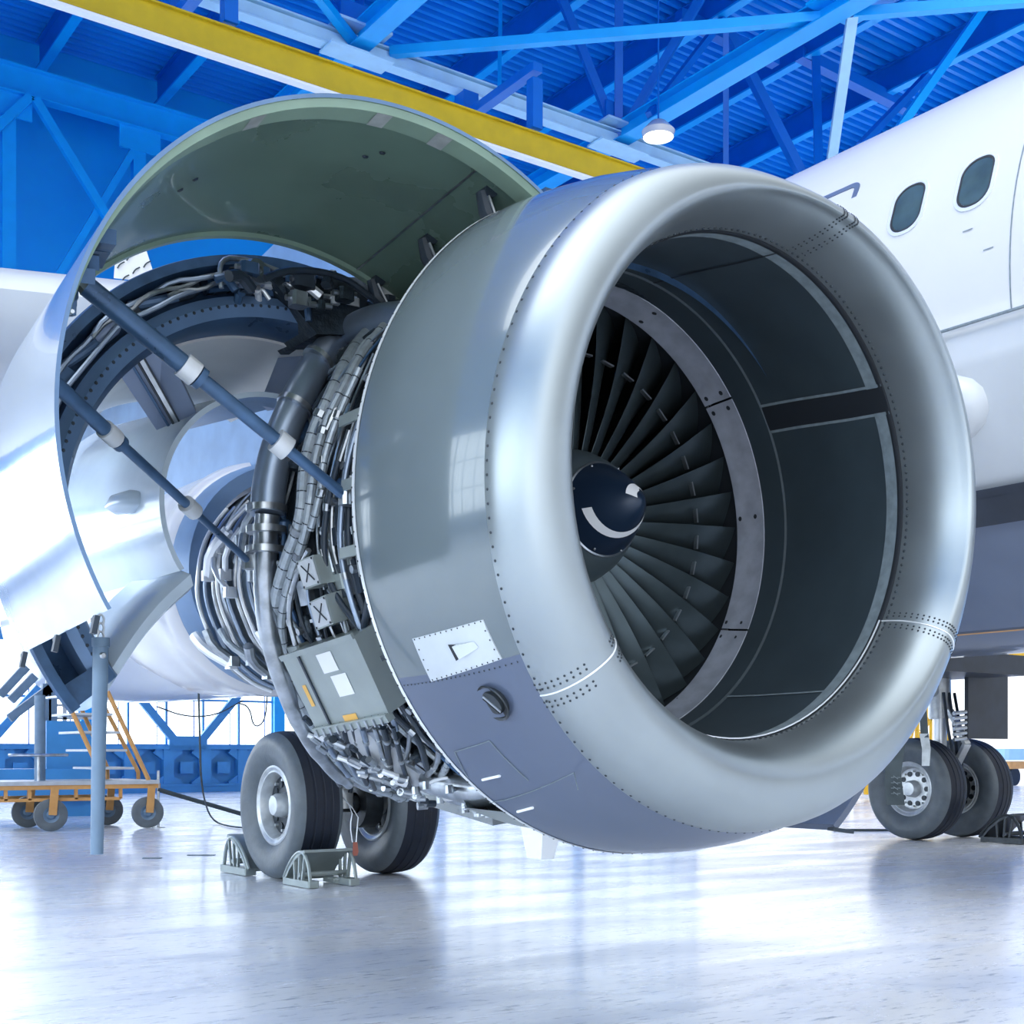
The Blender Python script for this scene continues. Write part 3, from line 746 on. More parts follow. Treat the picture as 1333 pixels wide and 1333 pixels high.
for px, py in ((462, 541), (466, 626), (463, 716)):             # grey brackets reaching to the cowl edge
    p = EC(*[(lambda c: (c[0], 1.04, c[1]))(cyl(px, py, 1.04))][0]); q = MB().mat('box'); e_ = V((EX-1.04*cos(R_(cyl(px, py, 1.04)[1])), EY+.58, p.z)); q.bar(p+V((0, .1, 0)), V((p.x, EY+.56, p.z)), .035, .012, V((1, 0, 0))); q.build('bracket', eng)
# control boxes
def boxon(name, corners, r, th, m, lab, face=None):
    cs = [cyl(*c, r) for c in corners]; P_ = [EC(s_, r, d) for s_, d in cs]; c = sum(P_, V())/4
    U = V((c.x-EX, 0, c.z-EZ)).normalized(); b = MB().mat(m)
    X = (P_[1]-P_[0]+P_[2]-P_[3])/2; Y = (P_[3]-P_[0]+P_[2]-P_[1])/2; X = X-U*X.dot(U); Y = Y-U*Y.dot(U)
    f_ = [c-X/2-Y/2, c+X/2-Y/2, c+X/2+Y/2, c-X/2+Y/2]
    b.loft([[p-U*th for p in f_], f_], caps=True)
    if face: face(b, lambda u, v, o=0: c+X*(u-.5)+Y*(v-.5)+U*o, X, Y, U)
    return b.build(name, eng, lab, ang=20)
def f1(b, P_, X, Y, U):
    b.mat('label')
    for (u0, v0, u1, v1) in ((.46, .08, .66, .33), (.52, .38, .72, .66)): b.add([P_(u0, v0, .002), P_(u1, v0, .002), P_(u1, v1, .002), P_(u0, v1, .002)], [(0, 1, 2, 3)])
    b.mat('amber')
    b.add([P_(.44, .90, .002), P_(.62, .90, .002), P_(.62, .98, .002), P_(.44, .98, .002)], [(0, 1, 2, 3)])
    b.add([P_(.10, .40, .002), P_(.15, .40, .002), P_(.15, .70, .002), P_(.10, .70, .002)], [(0, 1, 2, 3)])
    b.mat('hose'); b.bar(P_(.24, .02, .004), P_(.24, .98, .004), .012, .006, U)
    b.mat('rivet')
    for i in range(12):
        for v in (.02, .985): b.dome(P_(.03+i*.085, v, .001), U, .004)
    b.mat('box'); b.bar(P_(0, 1.03, .0), P_(1, 1.03, .0), .03, .03, U); b.bar(P_(0, -.01, .004), P_(1, -.01, .004), .02, .01, U)
    b.mat('metal')
    for i in range(10): b.box(P_(.06+i*.098, 1.05, .012), (.012, .03, .02), (X.normalized(), Y.normalized(), U))
boxon('control_unit', [(366, 858), (462, 828), (505, 930), (412, 948)], 1.08, .10, 'box', 'large grey electronic control box with labels', f1)
def f2(b, P_, X, Y, U):
    b.mat('boxlt'); b.add([P_(.05, .05, .002), P_(.95, .05, .002), P_(.95, .95, .002), P_(.05, .95, .002)], [(0, 1, 2, 3)])
    b.mat('rivet'); b.tube([P_(.25, .2, .003), P_(.75, .8, .003)], .0025, 5); b.tube([P_(.7, .22, .003), P_(.3, .78, .003)], .0025, 5)
    for u in (.1, .9):
        for v in (.08, .92): b.dome(P_(u, v, .003), U, .005)
boxon('junction_box', [(385, 732), (408, 722), (418, 760), (396, 768)], 1.06, .09, 'box', 'small grey box with crossed ribs, upper of two', f2)
boxon('junction_box', [(402, 784), (424, 774), (434, 812), (412, 821)], 1.06, .09, 'box', 'small grey box with crossed ribs, lower of two', f2)
boxon('sensor_box', [(432, 735), (462, 728), (470, 770), (444, 780)], 1.0, .07, 'hose', None)
# gearbox and plumbing at the bottom of the case
b = MB().mat('metal')
for i in range(7):
    d = -66-7*i; b.tube([EC(.72, 1.0, d), EC(1.0, 1.02, d-2), EC(1.32, 1.0, d)], [.05, .062, .05], 14)
b.mat('boxlt'); b.lathe([(1.26, .93), (1.30, .99), (1.36, 1.015), (1.46, 1.02), (1.55, 1.0), (1.60, .95), (1.62, .90)], E(0, 0, 0), (0, 1, 0), 40, 0, 80, u=EC(0, 1, -112)-E(0, 0, 0))
b.build('accessory_gearbox', eng)
for k in range(34):
    px = rnd.uniform(540, 690); py = 1015+(px-540)*.42+rnd.uniform(-12, 10); s_, d = cyl(px, py, 1.04)
    p = EC(s_, 1.05, d); q = EC(s_+rnd.uniform(-.08, .1), 1.0, d-rnd.uniform(2, 9)); b = MB().mat(rnd.choice(['metal', 'metal', 'hose', 'braid', 'edge'])); b.tube([p, (p+q)/2+V((0, 0, rnd.uniform(-.03, .01))), q], rnd.uniform(.006, .016), 8, smooth=1)
    if rnd.random() < .6: b.mat('metal').tube([p-V((0, 0, .02)), p+V((0, .004, .01))], .016, 8)
    b.build('fitting', eng)
for k in range(40):
    px = rnd.uniform(395, 560); py = 955+(px-395)*.62+rnd.uniform(-22, 8); s_, d = cyl(px, py, 1.05); p = EC(s_, 1.05, d); q = EC(s_+rnd.uniform(-.03, .03), 1.04, d-rnd.uniform(1, 3)); b = MB().mat(rnd.choice(['metal', 'edge', 'hose', 'metal'])); b.tube([p, q], rnd.uniform(.010, .017), 8); b.build('connector', eng)
b = MB().mat('box'); eloft(b, [(.60, -.01, 1.05, 0), (.66, -.01, 1.10, 0), (1.0, -.01, 1.09, 0), (1.1, -.01, 1.02, 0)], 30, -112, -66, flat=False)
b.build('drip_pan', eng, 'curved grey pan under the engine')
p = EC(1.0, 1.05, -84); b = MB().mat('edge'); b.loft([[p+V((-.05, -.08, 0)), p+V((.05, -.08, 0)), p+V((.05, .08, 0)), p+V((-.05, .08, 0))], [p+V((-.03, -.04, -.16)), p+V((.03, -.04, -.16)), p+V((.03, .05, -.16)), p+V((-.03, .05, -.16))]]); b.build('drain_mast', eng, 'pale drain mast under the engine')

# ---- core, rear frame, nozzle
b = MB().mat('ccase'); b.lathe([(1.6, .52), (1.9, .50), (2.2, .42), (2.6, .40), (3.0, .46), (3.35, .50), (3.4, .3)], E(0, 0, .03), (0, 1, .02), 64)
for s_ in (1.9, 2.3, 2.7, 3.05): b.mat('metal').lathe([(s_-.02, .40), (s_-.02, .53), (s_+.02, .53), (s_+.02, .40)], E(0, 0, .03), (0, 1, .02), 64)
b.build('core_case', eng, 'turbine casing behind the fan case')
for k in range(13):
    s_ = 2.35+.085*k; r_ = .53+.008*(k % 3); b = MB().mat(['metal', 'steel', 'edge'][k % 3]); b.tube([E(s_+.01*sin(i*2.1), r_*cos(R_(-75+i*10)), .04+r_*sin(R_(-75+i*10))) for i in range(13)], .012, 8, smooth=1); b.build('core_manifold', eng)
for k in range(16):
    s_ = 2.2+rnd.random()*1.1; d = rnd.uniform(-60, 50); p = E(s_, .56*cos(R_(d)), .04+.56*sin(R_(d))); q = E(s_+rnd.uniform(-.3, .3), .58*cos(R_(d+20)), .04+.58*sin(R_(d+20)))
    b = MB().mat(rnd.choice(['edge', 'metal', 'braid'])); b.tube([p, (p+q)/2+V((-.04, 0, 0)), q], rnd.uniform(.012, .03), 9, smooth=1); b.box(p, (.06, .05, .05), bev=.01); b.build('core_fitting', eng)
b = MB().mat('navy2'); b.lathe([(3.30, .50), (3.32, .575), (3.45, .60), (3.50, .60)], E(0, 0, .06), (0, 1, .02), 64, u=(-1, 0, 0))
b.mat('white').lathe([(3.50, .60), (3.53, .625), (3.62, .635), (3.66, .615), (3.9, .625), (4.3, .62), (4.9, .50), (4.9, .46), (3.4, .5)], E(0, 0, .06), (0, 1, .02), 64)
b.build('exhaust_nozzle', eng, 'white exhaust nozzle fairing with a blue-grey front band')
# struts near the core
for p_, q_, r_, m in (((1.75, .62, .52), (2.9, .5, .05), .02, 'steel'), ((1.75, .4, .72), (3.1, .45, .1), .025, 'metal'), ((1.62, .8, .25), (2.6, .5, -.2), .03, 'edge')):
    b = MB().mat(m); b.tube([E(*p_), E(*q_)], r_, 10); b.build('core_strut', eng)

# ---- closed inboard reverser half behind (pale interior) and half-open far cowl door
def shell(b, c0, c1, s0, s1, r0, r1, t0, t1, th, mo, mi, n=48, me=None):
    def P_(s, k, r, d): c = (c0[0]+(c1[0]-c0[0])*k, c0[1]+(c1[1]-c0[1])*k); t = R_(d); return E(s, c[0]+r*cos(t), c[1]+r*sin(t))
    K = 12; T = t0 if callable(t0) else (lambda k: t0)
    for mm, dr in ((mo, 0), (mi, -th)):
        b.mat(mm); b.loft([[P_(s0+(s1-s0)*j/K, j/K, r0+(r1-r0)*j/K+dr, T(j/K)+(t1-T(j/K))*i/n) for j in range(K+1)] for i in range(n+1)], closed=False)
    b.mat(me or mo)
    for s_, k, r in ((s0, 0, r0), (s1, 1, r1)): b.loft([[P_(s_, k, r, T(k)+(t1-T(k))*i/n), P_(s_, k, r-th, T(k)+(t1-T(k))*i/n)] for i in range(n+1)], closed=False)
    for D in (T, lambda k: t1): b.loft([[P_(s0+(s1-s0)*j/K, j/K, r0+(r1-r0)*j/K, D(j/K)), P_(s0+(s1-s0)*j/K, j/K, r0+(r1-r0)*j/K-th, D(j/K))] for j in range(K+1)], closed=False)
    return P_
b = MB(); shell(b, (0, 0), (0, .05), 1.62, 2.9, 1.12, 1.0, 100, 265, .12, 'cowl', 'liner'); b.build('inboard_reverser_half', eng, 'closed far reverser half with pale liner')
b = MB(); shell(b, (0, 0), (0, .05), 1.9, 3.4, .66, .62, 100, 262, .03, 'liner', 'liner'); b.build('inboard_core_cowl', eng)
cxx, czz = -.378, -.222       # hanging centre of the far door arc
b = MB(); P_ = shell(b, (cxx, czz), (cxx, czz-.02), .60, 1.55, 1.14, 1.12, 90, 232, .03, 'cowl_low', 'slate', me='cowl_low')
b.build('far_cowl_door', eng, 'far fan cowl door hanging half open')
b = MB().mat('hose'); p = P_(.62, 0, 1.14, 231.5); b.bar(p+V((-.02, 0, 0)), p+V((.08, -.02, -.015)), .04, .015); b.build('door_latch', eng)

# ---- near fan cowl door, wide open
FD0, FD1, FS0, FS1, FRa, FRb, FT0, FT1 = (.955, .110), (.925, .05), .55, 1.55, 1.085, 1.06, -29.5, 120
b = MB(); P_ = shell(b, FD0, FD1, FS0, FS1, FRa, FRb, FT0, FT1, .012, 'silver', 'green', 90, me='navy2')
b.mat('hose')
for px, py in ((446, 160), (437, 176), (325, 290), (352, 275)):
    pass
def din(k, d, off=.0): return P_(FS0+(FS1-FS0)*k, k, FRa+(FRb-FRa)*k-.012-off, d)
b.build('fan_cowl_door', eng, 'open fan cowl door, green inside and silver outside')
b = MB().mat('greenlt')                                     # stiffening frame along the front edge
b.loft([[din(.005, d, 0), din(.012, d, .022*min(1, (d-8)/45)), din(.02+.065*min(1, (d-8)/45), d, .022*min(1, (d-8)/45)), din(.02+.08*min(1, (d-8)/45), d, 0)] for d in [10+(FT1-10)*i/70 for i in range(71)]], closed=False)
b.mat('scuff')
for d in (96, 84, 60):
    b.loft([[din(.01, d+q, .024), din(.085, d+q, .024)] for q in (0, 1, 2, 3)], closed=False)
b.build('door_edge_frame', eng, 'lighter green frame along the door front edge'); b = MB()
b.mat('greenlt'); b.loft([[din(.955, d, 0), din(.965, d, .012), din(.99, d, .012), din(1, d, 0)] for d in [30+(FT1-30)*i/60 for i in range(61)]], closed=False)
b.build('door_edge_frame', eng, 'lighter green frame along the door rear edge')
b = MB().mat('metal'); b.loft([[din(k_/20, 107+2*0, .003), din(k_/20, 107.4, .003)] for k_ in range(21)], closed=False)
b.mat('hose')
b.build('door_seam', eng)
for k_, d in ((.25, 92), (.3, 90), (.45, 60), (.5, 58)): b = MB().mat('hose'); b.dome(din(k_, d), E(1, FD0[0], FD0[1])-din(k_, d), .012, .4, 8); b.build('door_stud', eng)
for k_, d, l in ((.35, 24, .12), (.5, 27, .1), (.62, 22, .09), (.25, 20, .10), (.42, 17, .12), (.55, 15, .1), (.2, 27, .06), (.3, 14, .07), (.12, 30, .12), (.28, 33, .14), (.44, 36, .12), (.1, 22, .08), (.6, 32, .1), (.7, 28, .1)): 
    b = MB().mat('navy'); b.bar(din(k_, d, .02), din(k_+l, d+2, .02), .05, .04); b.build('latch_fitting', eng)
b = MB(); b.mat('edge').tube([din(.1, 16, .02), din(.3, 20, .03), (din(.55, 25, .02))], .006, 6, smooth=1)
b.build('latch_cable', eng)
for k_ in (.17, .56, .95):
    s_ = FS0+(FS1-FS0)*k_; p = din(k_, 112, 0); q = E(s_, .42, 1.03); q2 = E(s_, .50, .93)
    b = MB().mat('hose'); b.tube([p+V((-.02, 0, .0)), p+V((.0, 0, -.06)), q2, E(s_, .30, .96)], [.022, .03, .034, .03], 10); b.tube([p-V((0, .03, 0)), p+V((0, .03, 0))], .024, 10); b.mat('metal').tube([p+V((-.01, -.025, -.02)), q2+V((0, -.03, 0))], .006, 6); b.build('hinge_arm', eng)
b = MB().mat('navy'); b.bar(E(.6, .33, 1.06), E(1.62, .33, 1.03), .12, .10); b.build('hinge_beam', eng, 'dark hinge beam along the top of the engine')
for k_ in (.1, .5, .9): b = MB().mat('hose'); p = P_(FS0+(FS1-FS0)*k_, k_, FRa+.0, FT0); b.bar(p, p+V((-.01, .0, -.05)), .02, .015); b.bar(p+V((0, .03, -.01)), p+V((0, 0, -.01)), .014, .012); b.build('latch_hook', eng)
# hold-open rods
def rod(a, c, r1, r2, f1_, f2_):
    o_ = MB().mat('navy'); a, c = V(a), V(c); o_.tube([a, a.lerp(c, f1_)], r1, 14); o_.tube([a.lerp(c, f1_), a.lerp(c, f2_)], r2, 14); o_.tube([a.lerp(c, f2_), c], r2*.8, 12)
    o_.mat('boxlt')
    for f_ in (f1_, f2_): o_.tube([a.lerp(c, f_-.02), a.lerp(c, f_+.03)], r1*1.28, 14)
    o_.mat('navy').tube([a.lerp(c, f1_+.035), a.lerp(c, f1_+.055)], r1*1.15, 14)
    o_.mat('metal').dome(a, a-c, r1, 1, 8); o_.box(c, (.05, .05, .05), bev=.01)
    return o_
k_ = .12; r1a = PD(112, 372, 3.75); s_, d = cyl(452, 648, 1.02)
rod(r1a, EC(s_, 1.02, d), .031, .023, .36, .72).build('hold_open_rod', eng, 'upper hold-open rod from the door to the fan case')
r2a = PD(64, 492, 3.62); r2b = PD(325, 732, 4.75)
rod(r2a, r2b, .023, .016, .245, .64).build('hold_open_rod', eng, 'lower hold-open rod with silver collars')

# ---- open outboard reverser half
c0, c1 = (.845, .0), (.76, .12); RS0, RS1 = 1.62, 3.0; T0, T1 = -39, 112
TC = lambda k: T0+75*min(1, max(0, k-.03)*2.2)**.8
b = MB(); Q = shell(b, c0, c1, RS0, RS1, 1.07, .92, TC, T1, .02, 'silver', 'navy', 70); b.build('reverser_outer_skin', eng, 'silver outer skin of the open reverser half')
b = MB(); shell(b, c0, c1, RS0+.20, RS1, .83, .74, TC, T1, .015, 'liner', 'liner', 70); b.build('reverser_duct_wall', eng, 'pale duct wall inside the open reverser half')
b = MB().mat('hose'); b.tube([E(2.3-.004*i*i*.5, .82+.785*cos(R_(52+5*i)), .05+.785*sin(R_(52+5*i))) for i in range(12)], .004, 5); b.build('duct_wall_seam', eng)
b = MB().mat('navy')                                        # front frame: annulus with rim, plate and inner rolled edge
def qa(s, r, d): t = R_(d); return E(s, c0[0]+r*cos(t), c0[1]+r*sin(t))
NN = 80; ds = [T0+(T1-T0)*i/NN for i in range(NN+1)]
b.loft([[qa(RS0, 1.07, d), qa(RS0-.02, 1.065, d), qa(RS0-.02, 1.03, d), qa(RS0+.10, 1.0, d), qa(RS0+.12, .93, d)] for d in ds], closed=False)
b.mat('navy2'); b.loft([[qa(RS0+.12, .93, d), qa(RS0+.02, .925, d), qa(RS0-.0, .89, d), qa(RS0+.02, .848, d)] for d in ds], closed=False)
b.mat('navy'); b.loft([[qa(RS0+.02, .848, d), qa(RS0+.07, .825, d), qa(RS0+.22, .825, d)] for d in ds], closed=False)
b.mat('hose')
for i in range(66): d = T0+3+i*(T1-T0-6)/65; b.dome(qa(RS0-.001, .885, d), V((0, -1, 0)), .007, .5, 6)
b.build('reverser_front_frame', eng, 'dark blue front frame of the open reverser half')
for k in range(16):
    d = T0+42+(T1-T0-48)*k/15+rnd.uniform(-2, 2); p = qa(RS0+.04, .975, d); t = R_(d); U, W = V((-cos(t), 0, sin(t))), V((sin(t), 0, cos(t)))
    b = MB().mat(rnd.choice(['navy2', 'metal', 'navy', 'slate', 'hose'])); 
    if k % 3 == 0: b.tube([p-W*.06, p-W*.03, p+W*.03, p+W*.06], [.02, .035, .035, .02], 12)
    elif k % 3 == 1: b.box(p, (.06, .06, rnd.uniform(.05, .12)), (U, V((0, 1, 0)), W), bev=.01)
    else: b.tube([p-W*.09+U*.02, p, p+W*.1-U*.02], .018, 9, smooth=1)
    b.build('frame_actuator_part', eng)
for r_, m, a0, a1 in ((.99, 'metal', 40, 100), (.955, 'steel', -20, 70), (1.0, 'steel', 10, 80), (.965, 'metal', 60, 108)):
    b = MB().mat(m); b.tube([qa(RS0-.01+.01*sin(i*1.7), r_+.012*sin(i*2.3), a0+(a1-a0)*i/12) for i in range(13)], .009, 7, smooth=1); b.build('frame_tube', eng)
# inner barrel
cb0, cb1 = (.86, .125), (.72, .22)
b = MB(); BQ = shell(b, cb0, cb1, 1.72, 3.3, .462, .60, -34, 100, .02, 'barrel', 'navy2', 60); b.build('reverser_inner_barrel', eng, 'smooth pale blue inner barrel of the reverser half')
b = MB().mat('barrel'); p = BQ(2.0, .18, .49, 2); b.lathe([(-.10, 0), (-.07, .03), (0, .045), (.1, .04), (.18, .0)], p, (-.3, 1, 0), 18); b.build('inlet_blister', eng, 'small blister scoop on the inner barrel')
# lower bifurcation panel joining duct wall and barrel, with rolled leading edge
b = MB().mat('barrel')
secs = []
for i in range(9):
    t = i/8; A2 = BQ(1.74, .0, .45, -34).lerp(qa(1.70, .92, -37), t)
    A2 = A2+V((0, 0, .04*sin(pi*t)))
    secs.append([A2+V((0, .5, .02)), A2+V((0, .3, .0)), A2, A2+V((.02, -.05, -.02)), A2+V((.03, -.05, -.06)), A2+V((.03, 0, -.08)), A2+V((.02, .12, -.10)), A2+V((.02, .25, -.10))])
b.loft(secs, closed=False); b.build('lower_bifurcation', eng, 'pale lower bifurcation panel with rolled edge')
b = MB().mat('navy2'); b.loft([[qa(RS0+.02, 1.04, T0+.3), qa(RS0+.02, .85, T0+.3)], [qa(RS0+.12, 1.03, T0+4), qa(RS0+.12, .83, T0+4)]], closed=False)
b.mat('navy'); b.loft([[qa(RS0+.0, 1.04, T0+.2), qa(RS0+.0, .86, T0+.2)], [qa(RS0+.0, 1.04, T0+5), qa(RS0+.0, .86, T0+5)]], closed=False); b.build('latch_face', eng, 'blue lower latch face of the reverser half')
def slab(p0, p1, wd, s_, th, m, nm, lab=None, grooves=0):
    b = MB().mat(m); a, c = E(*p0), E(*p1); Z = (c-a).normalized(); Y = V((0, 1, 0)); Y = (Y-Z*Y.dot(Z)).normalized(); X = Y.cross(Z)
    L = (c-a).length; b.box((a+c)/2, (th, wd, L), (X, Y, Z), bev=.01)
    for g_ in range(grooves): b.mat('hose').box((a+c)/2+Y*(wd*(-.1+.14*g_)), (th*1.12, .006, L*.96), (X, Y, Z)); b.mat('metal').box((a+c)/2+Y*(wd*(-.06+.14*g_)), (th*1.2, .014, L*.94), (X, Y, Z))
    return b.build(nm, eng, lab)
p0 = on = None
def es(px, py, s): p = PY(px, py, EY+s); return (s, EX-p.x, p.z-EZ)
# wide radial strut and the upper bifurcation panel
b = MB()
def quadprism(pts, m, nm, lab=None, th=.05, extra=None):
    P4 = [V(p) for p in pts]; nr = (P4[1]-P4[0]).cross(P4[3]-P4[0]).normalized(); b = MB().mat(m); b.loft([P4, [p+nr*th for p in P4]], closed=True)
    if extra: extra(b, P4, nr)
    return b.build(nm, eng, lab, smooth=False)
def exs(b, P4, nr):
    sg = -1 if (O-P4[0]).dot(nr) < 0 else 1
    off = nr*(-.004 if sg < 0 else .054)
    for t, m, w in ((.42, 'hose', .008), (.5, 'metal', .016), (.56, 'hose', .006), (.3, 'navy', .01)):
        b.mat(m); b.bar(P4[0].lerp(P4[1], t)+off, P4[3].lerp(P4[2], t)+off, w, .008, nr)
quadprism([E(*es(152, 482, 1.80)), E(*es(212, 446, 1.68)), E(*es(256, 538, 1.76)), E(*es(204, 560, 1.90))], 'slate', 'radial_strut', 'wide slate blue strut across the reverser opening', extra=exs)
quadprism([E(*es(376, 430, 1.98)), E(*es(424, 424, 1.80)), E(*es(380, 520, 1.80)), E(*es(338, 526, 1.98))], 'slate', 'upper_bifurcation', 'plain slate violet bifurcation panel')
# machinery on top between pylon and reverser ring
for k in range(64):
    px = rnd.uniform(300, 505); py = 350+(px-300)*.17+rnd.uniform(-4, 30); p = PY(px, py, EY+rnd.uniform(1.5, 1.75)); b = MB().mat(rnd.choice(['hose', 'hose', 'navy', 'metal', 'case', 'edge']))
    q = p+V((rnd.uniform(-.12, .12), rnd.uniform(-.05, .1), rnd.uniform(-.07, .05)))
    if k % 2: b.tube([p, (p+q)/2+V((0, 0, .03)), q], rnd.uniform(.008, .022), 8, smooth=1)
    else: b.box(p, (rnd.uniform(.03, .09), .06, rnd.uniform(.03, .06)), bev=.01); b.mat('metal').tube([p-V((.05, 0, 0)), p+V((.05, 0, .01))], .012, 8)
    b.build('pylon_fitting', eng)
b = MB().mat('metal'); p = PY(328, 356, EY+1.58); b.lathe([(-.03, 0), (-.03, .045), (.0, .05), (.04, .045), (.04, 0)], p, (.2, -1, 0), 18); b.tube([p+V((-.12, 0, -.08)), p+V((-.13, 0, .03)), p+V((-.02, 0, .05)), p+V((.12, 0, .03))], .01, 8, smooth=2); b.build('valve', eng, 'small round valve on top of the reverser frame')
b = MB().mat('hose'); b.tube([PY(x_, y_, EY+1.5) for x_, y_ in ((345, 362), (372, 352), (410, 352), (450, 362), (480, 385), (505, 400))], .014, 8, smooth=2); b.build('fluid_hose', eng)
b = MB().mat('case'); b.loft([[E(1.58, .75, .80), E(1.58, .95, .98), E(1.58, .25, 1.12), E(1.58, .2, .9)], [E(1.9, .75, .80), E(1.9, .95, .98), E(1.9, .25, 1.12), E(1.9, .2, .9)]]); b.build('pylon_mount', eng)

# ------------------------------------------------------------------ landing gear
def wheel(par_, c, near=True, dk=False):
    c = V(c); b = MB()
    pr = [(-.13, .30), (-.155, .33), (-.185, .40), (-.20, .47), (-.195, .52), (-.17, .555), (-.14, .573), (-.08, .583), (-.075, .577), (-.06, .577), (-.055, .585), (-.005, .587), (0, .580), (.015, .580), (.02, .586), (.06, .584), (.065, .577), (.08, .577), (.085, .582), (.14, .573), (.17, .555), (.195, .52), (.20, .47), (.185, .40), (.155, .33), (.13, .30)]
    b.mat('tyre').lathe(pr[:7], c, (1, 0, 0), 72); b.mat('tyredk').lathe(pr[6:20], c, (1, 0, 0), 72); b.mat('tyre').lathe(pr[19:], c, (1, 0, 0), 72)
    o = b.build('tyre', par_)
    b = MB().mat('rim')
    for sg in (-1, 1):
        b.lathe([(sg*.13, .30), (sg*.145, .315), (sg*.15, .30), (sg*.135, .275), (sg*.14, .262), (sg*.12, .25), (sg*.05, .235)], c, (1, 0, 0), 60)
        b.mat('rim' if dk else 'rimdk').lathe([(sg*.05, .235), (sg*.04, .20), (sg*.05, .13), (sg*.05, 0)], c, (1, 0, 0), 60)
        b.mat('rim').lathe([(sg*.05, .10), (sg*.12, .092), (sg*.15, .075), (sg*.155, 0)], c, (1, 0, 0), 32)
        b.mat('rimdk')
        for k in range(10): t = 2*pi*k/10; b.lathe([(sg*.035, .030), (sg*.056, .030), (sg*.057, .0)], c+V((0, .175*cos(t), .175*sin(t))), (1, 0, 0), 12)
        b.mat('rim')
        for k in range(10): t = 2*pi*(k+.5)/10; b.lathe([(sg*.035, .012), (sg*.075, .012), (sg*.075, 0)], c+V((0, .20*cos(t), .20*sin(t))), (1, 0, 0), 6)
    b.build('wheel_rim', par_)
def gear(nm, x, y, lab):
    g = empty(nm, (x, y, 0), plane); g['label'] = lab
    for sx in (-.44, .44): wheel(g, (x+sx, y, .587), dk=x > 8)
    b = MB().mat('rimdk'); b.tube([(x-.44, y, .587), (x+.44, y, .587)], .07, 16); b.mat('rim').tube([(x, y, .55), (x, y, 1.0)], .11, 18); b.mat('edge').tube([(x, y, 1.0), (x, y, 1.5)], .075, 18); b.mat('rim').tube([(x, y, 1.4), (x, y+.05, 3.0)], .13, 18)
    for sg in (-1, 1): b.mat('rimdk').lathe([(0, .09), (0, .20), (.16*sg, .20), (.17*sg, .09)], (x+sg*.14, y, .587), (1, 0, 0), 24)
    b.build('strut', g)
    b = MB().mat('rim'); b.bar((x, y-.14, .72), (x, y-.36, 1.1), .12, .04); b.bar((x, y-.36, 1.1), (x, y-.13, 1.5), .10, .04); b.build('torque_link', g)
    for k in range(3):
        b = MB().mat('hose'); b.tube([(x-.1+.1*k, y-.12, 1.7), (x-.14+.12*k, y-.2, 1.3), (x-.05+.08*k, y-.22, .95), (x-.15+.16*k, y-.16, .68)], .018, 8, smooth=2); b.build('brake_hose', g)
    b = MB().mat('rim'); b.tube([(x, y, 1.6), (x+(.9 if x < 8.8 else -.9), y, 2.6)], .06, 12); b.build('side_brace', g)
    return g
g1 = gear('main_landing_gear', 5.02, 9.45, 'near main landing gear with two wheels behind the engine')
g2 = gear('main_landing_gear', 12.98, 9.55, 'far main landing gear with two wheels right of the engine')
b = MB().mat('bellyd'); a = PY(1258, 868, 9.2); c = PY(1303, 962, 9.2); b.box(((a.x+c.x)/2+.05, 9.2, (a.z+c.z)/2), (abs(c.x-a.x)+.1, .05, a.z-c.z)); b.build('gear_door', g2, 'dark rectangular gear door')
b = MB().mat('metal')
for k in range(6): b.tube([(12.75, 9.2, 1.15+.06*k), (12.95, 9.18, 1.17+.06*k)], .022, 8)
b.build('coil_hose', g2)
# lower fuselage clutter above the far gear
b = MB().mat('bellyd'); b.box((12.2, 9.2, 1.98), (2.2, 1.2, .22)); b.build('wheel_bay', plane, 'dark wheel bay under the belly')
b = MB().mat('yel2'); p = PY(1322, 852, 8.9); b.box(p, (.3, .1, .2), bev=.03); b.mat('metal'); b.tube([p-V((.4, 0, .0)), p+V((.5, 0, .02))], .02, 8); b.build('bay_bracket', plane, 'yellow fitting in the wheel bay')

# ================================================================== GROUND EQUIPMENT
# chocks
def chock(nm, c, lab, m='box', rot=0, sc_=1.0, dirx=1):
    t = thing(nm, lab, 'wheel chock', c); c = V(c); X = V((cos(rot), sin(rot), 0)); Y = V((-sin(rot), cos(rot), 0)); Z = V((0, 0, 1))
    def L(a, b_, z): return c+(X*a+Y*b_+Z*z)*sc_
    
    for a in (-.17, .17): b = MB().mat(m); b.box(L(a, .02, .03), (.09*sc_, .44*sc_, .05*sc_), (X, Y, Z), bev=.01); b.build('base_rail', t)
    b = MB().mat(m); pr = [(-.20, .05), (-.12, .14), (-.02, .22), (.08, .27), (.14, .28)]
    b.loft([[L(a, q[0], q[1]) for q in pr]+[L(a, q[0]+.01, q[1]-.02) for q in pr[::-1]] for a in (-.2, .2)]); b.build('curved_plate', t)
    for a in (-.19, .19):
        b = MB().mat(m); b.tube([L(a, q[0], q[1]) for q in ((-.22, .05), (-.14, .15), (-.04, .23), (.05, .265), (.13, .25), (.19, .17), (.22, .05))], .014*sc_, 8, smooth=1); b.build('side_frame', t)
        for y_, zt in ((-.04, .20), (.05, .25), (.13, .23)):
            b = MB().mat(m); b.bar(L(a, y_*.7, .05), L(a, y_, zt), .02, .02); b.build('side_strut', t)
    b = MB().mat(m); b.tube([L(-.2, .05, .09), L(.2, .05, .09)], .02*sc_, 8); b.build('cross_tube', t)
    return t
chock('wheel_chock', (4.56, 8.90, 0), 'grey metal wheel chock in front of the near tyre, with curved plate', 'box', pi, 1.0)
bpy.data.objects['wheel_chock']
ck2 = chock('wheel_chock', (4.62, 10.08, 0), 'grey metal wheel chock behind the near tyre, at its left', 'box', 0, 1.15)
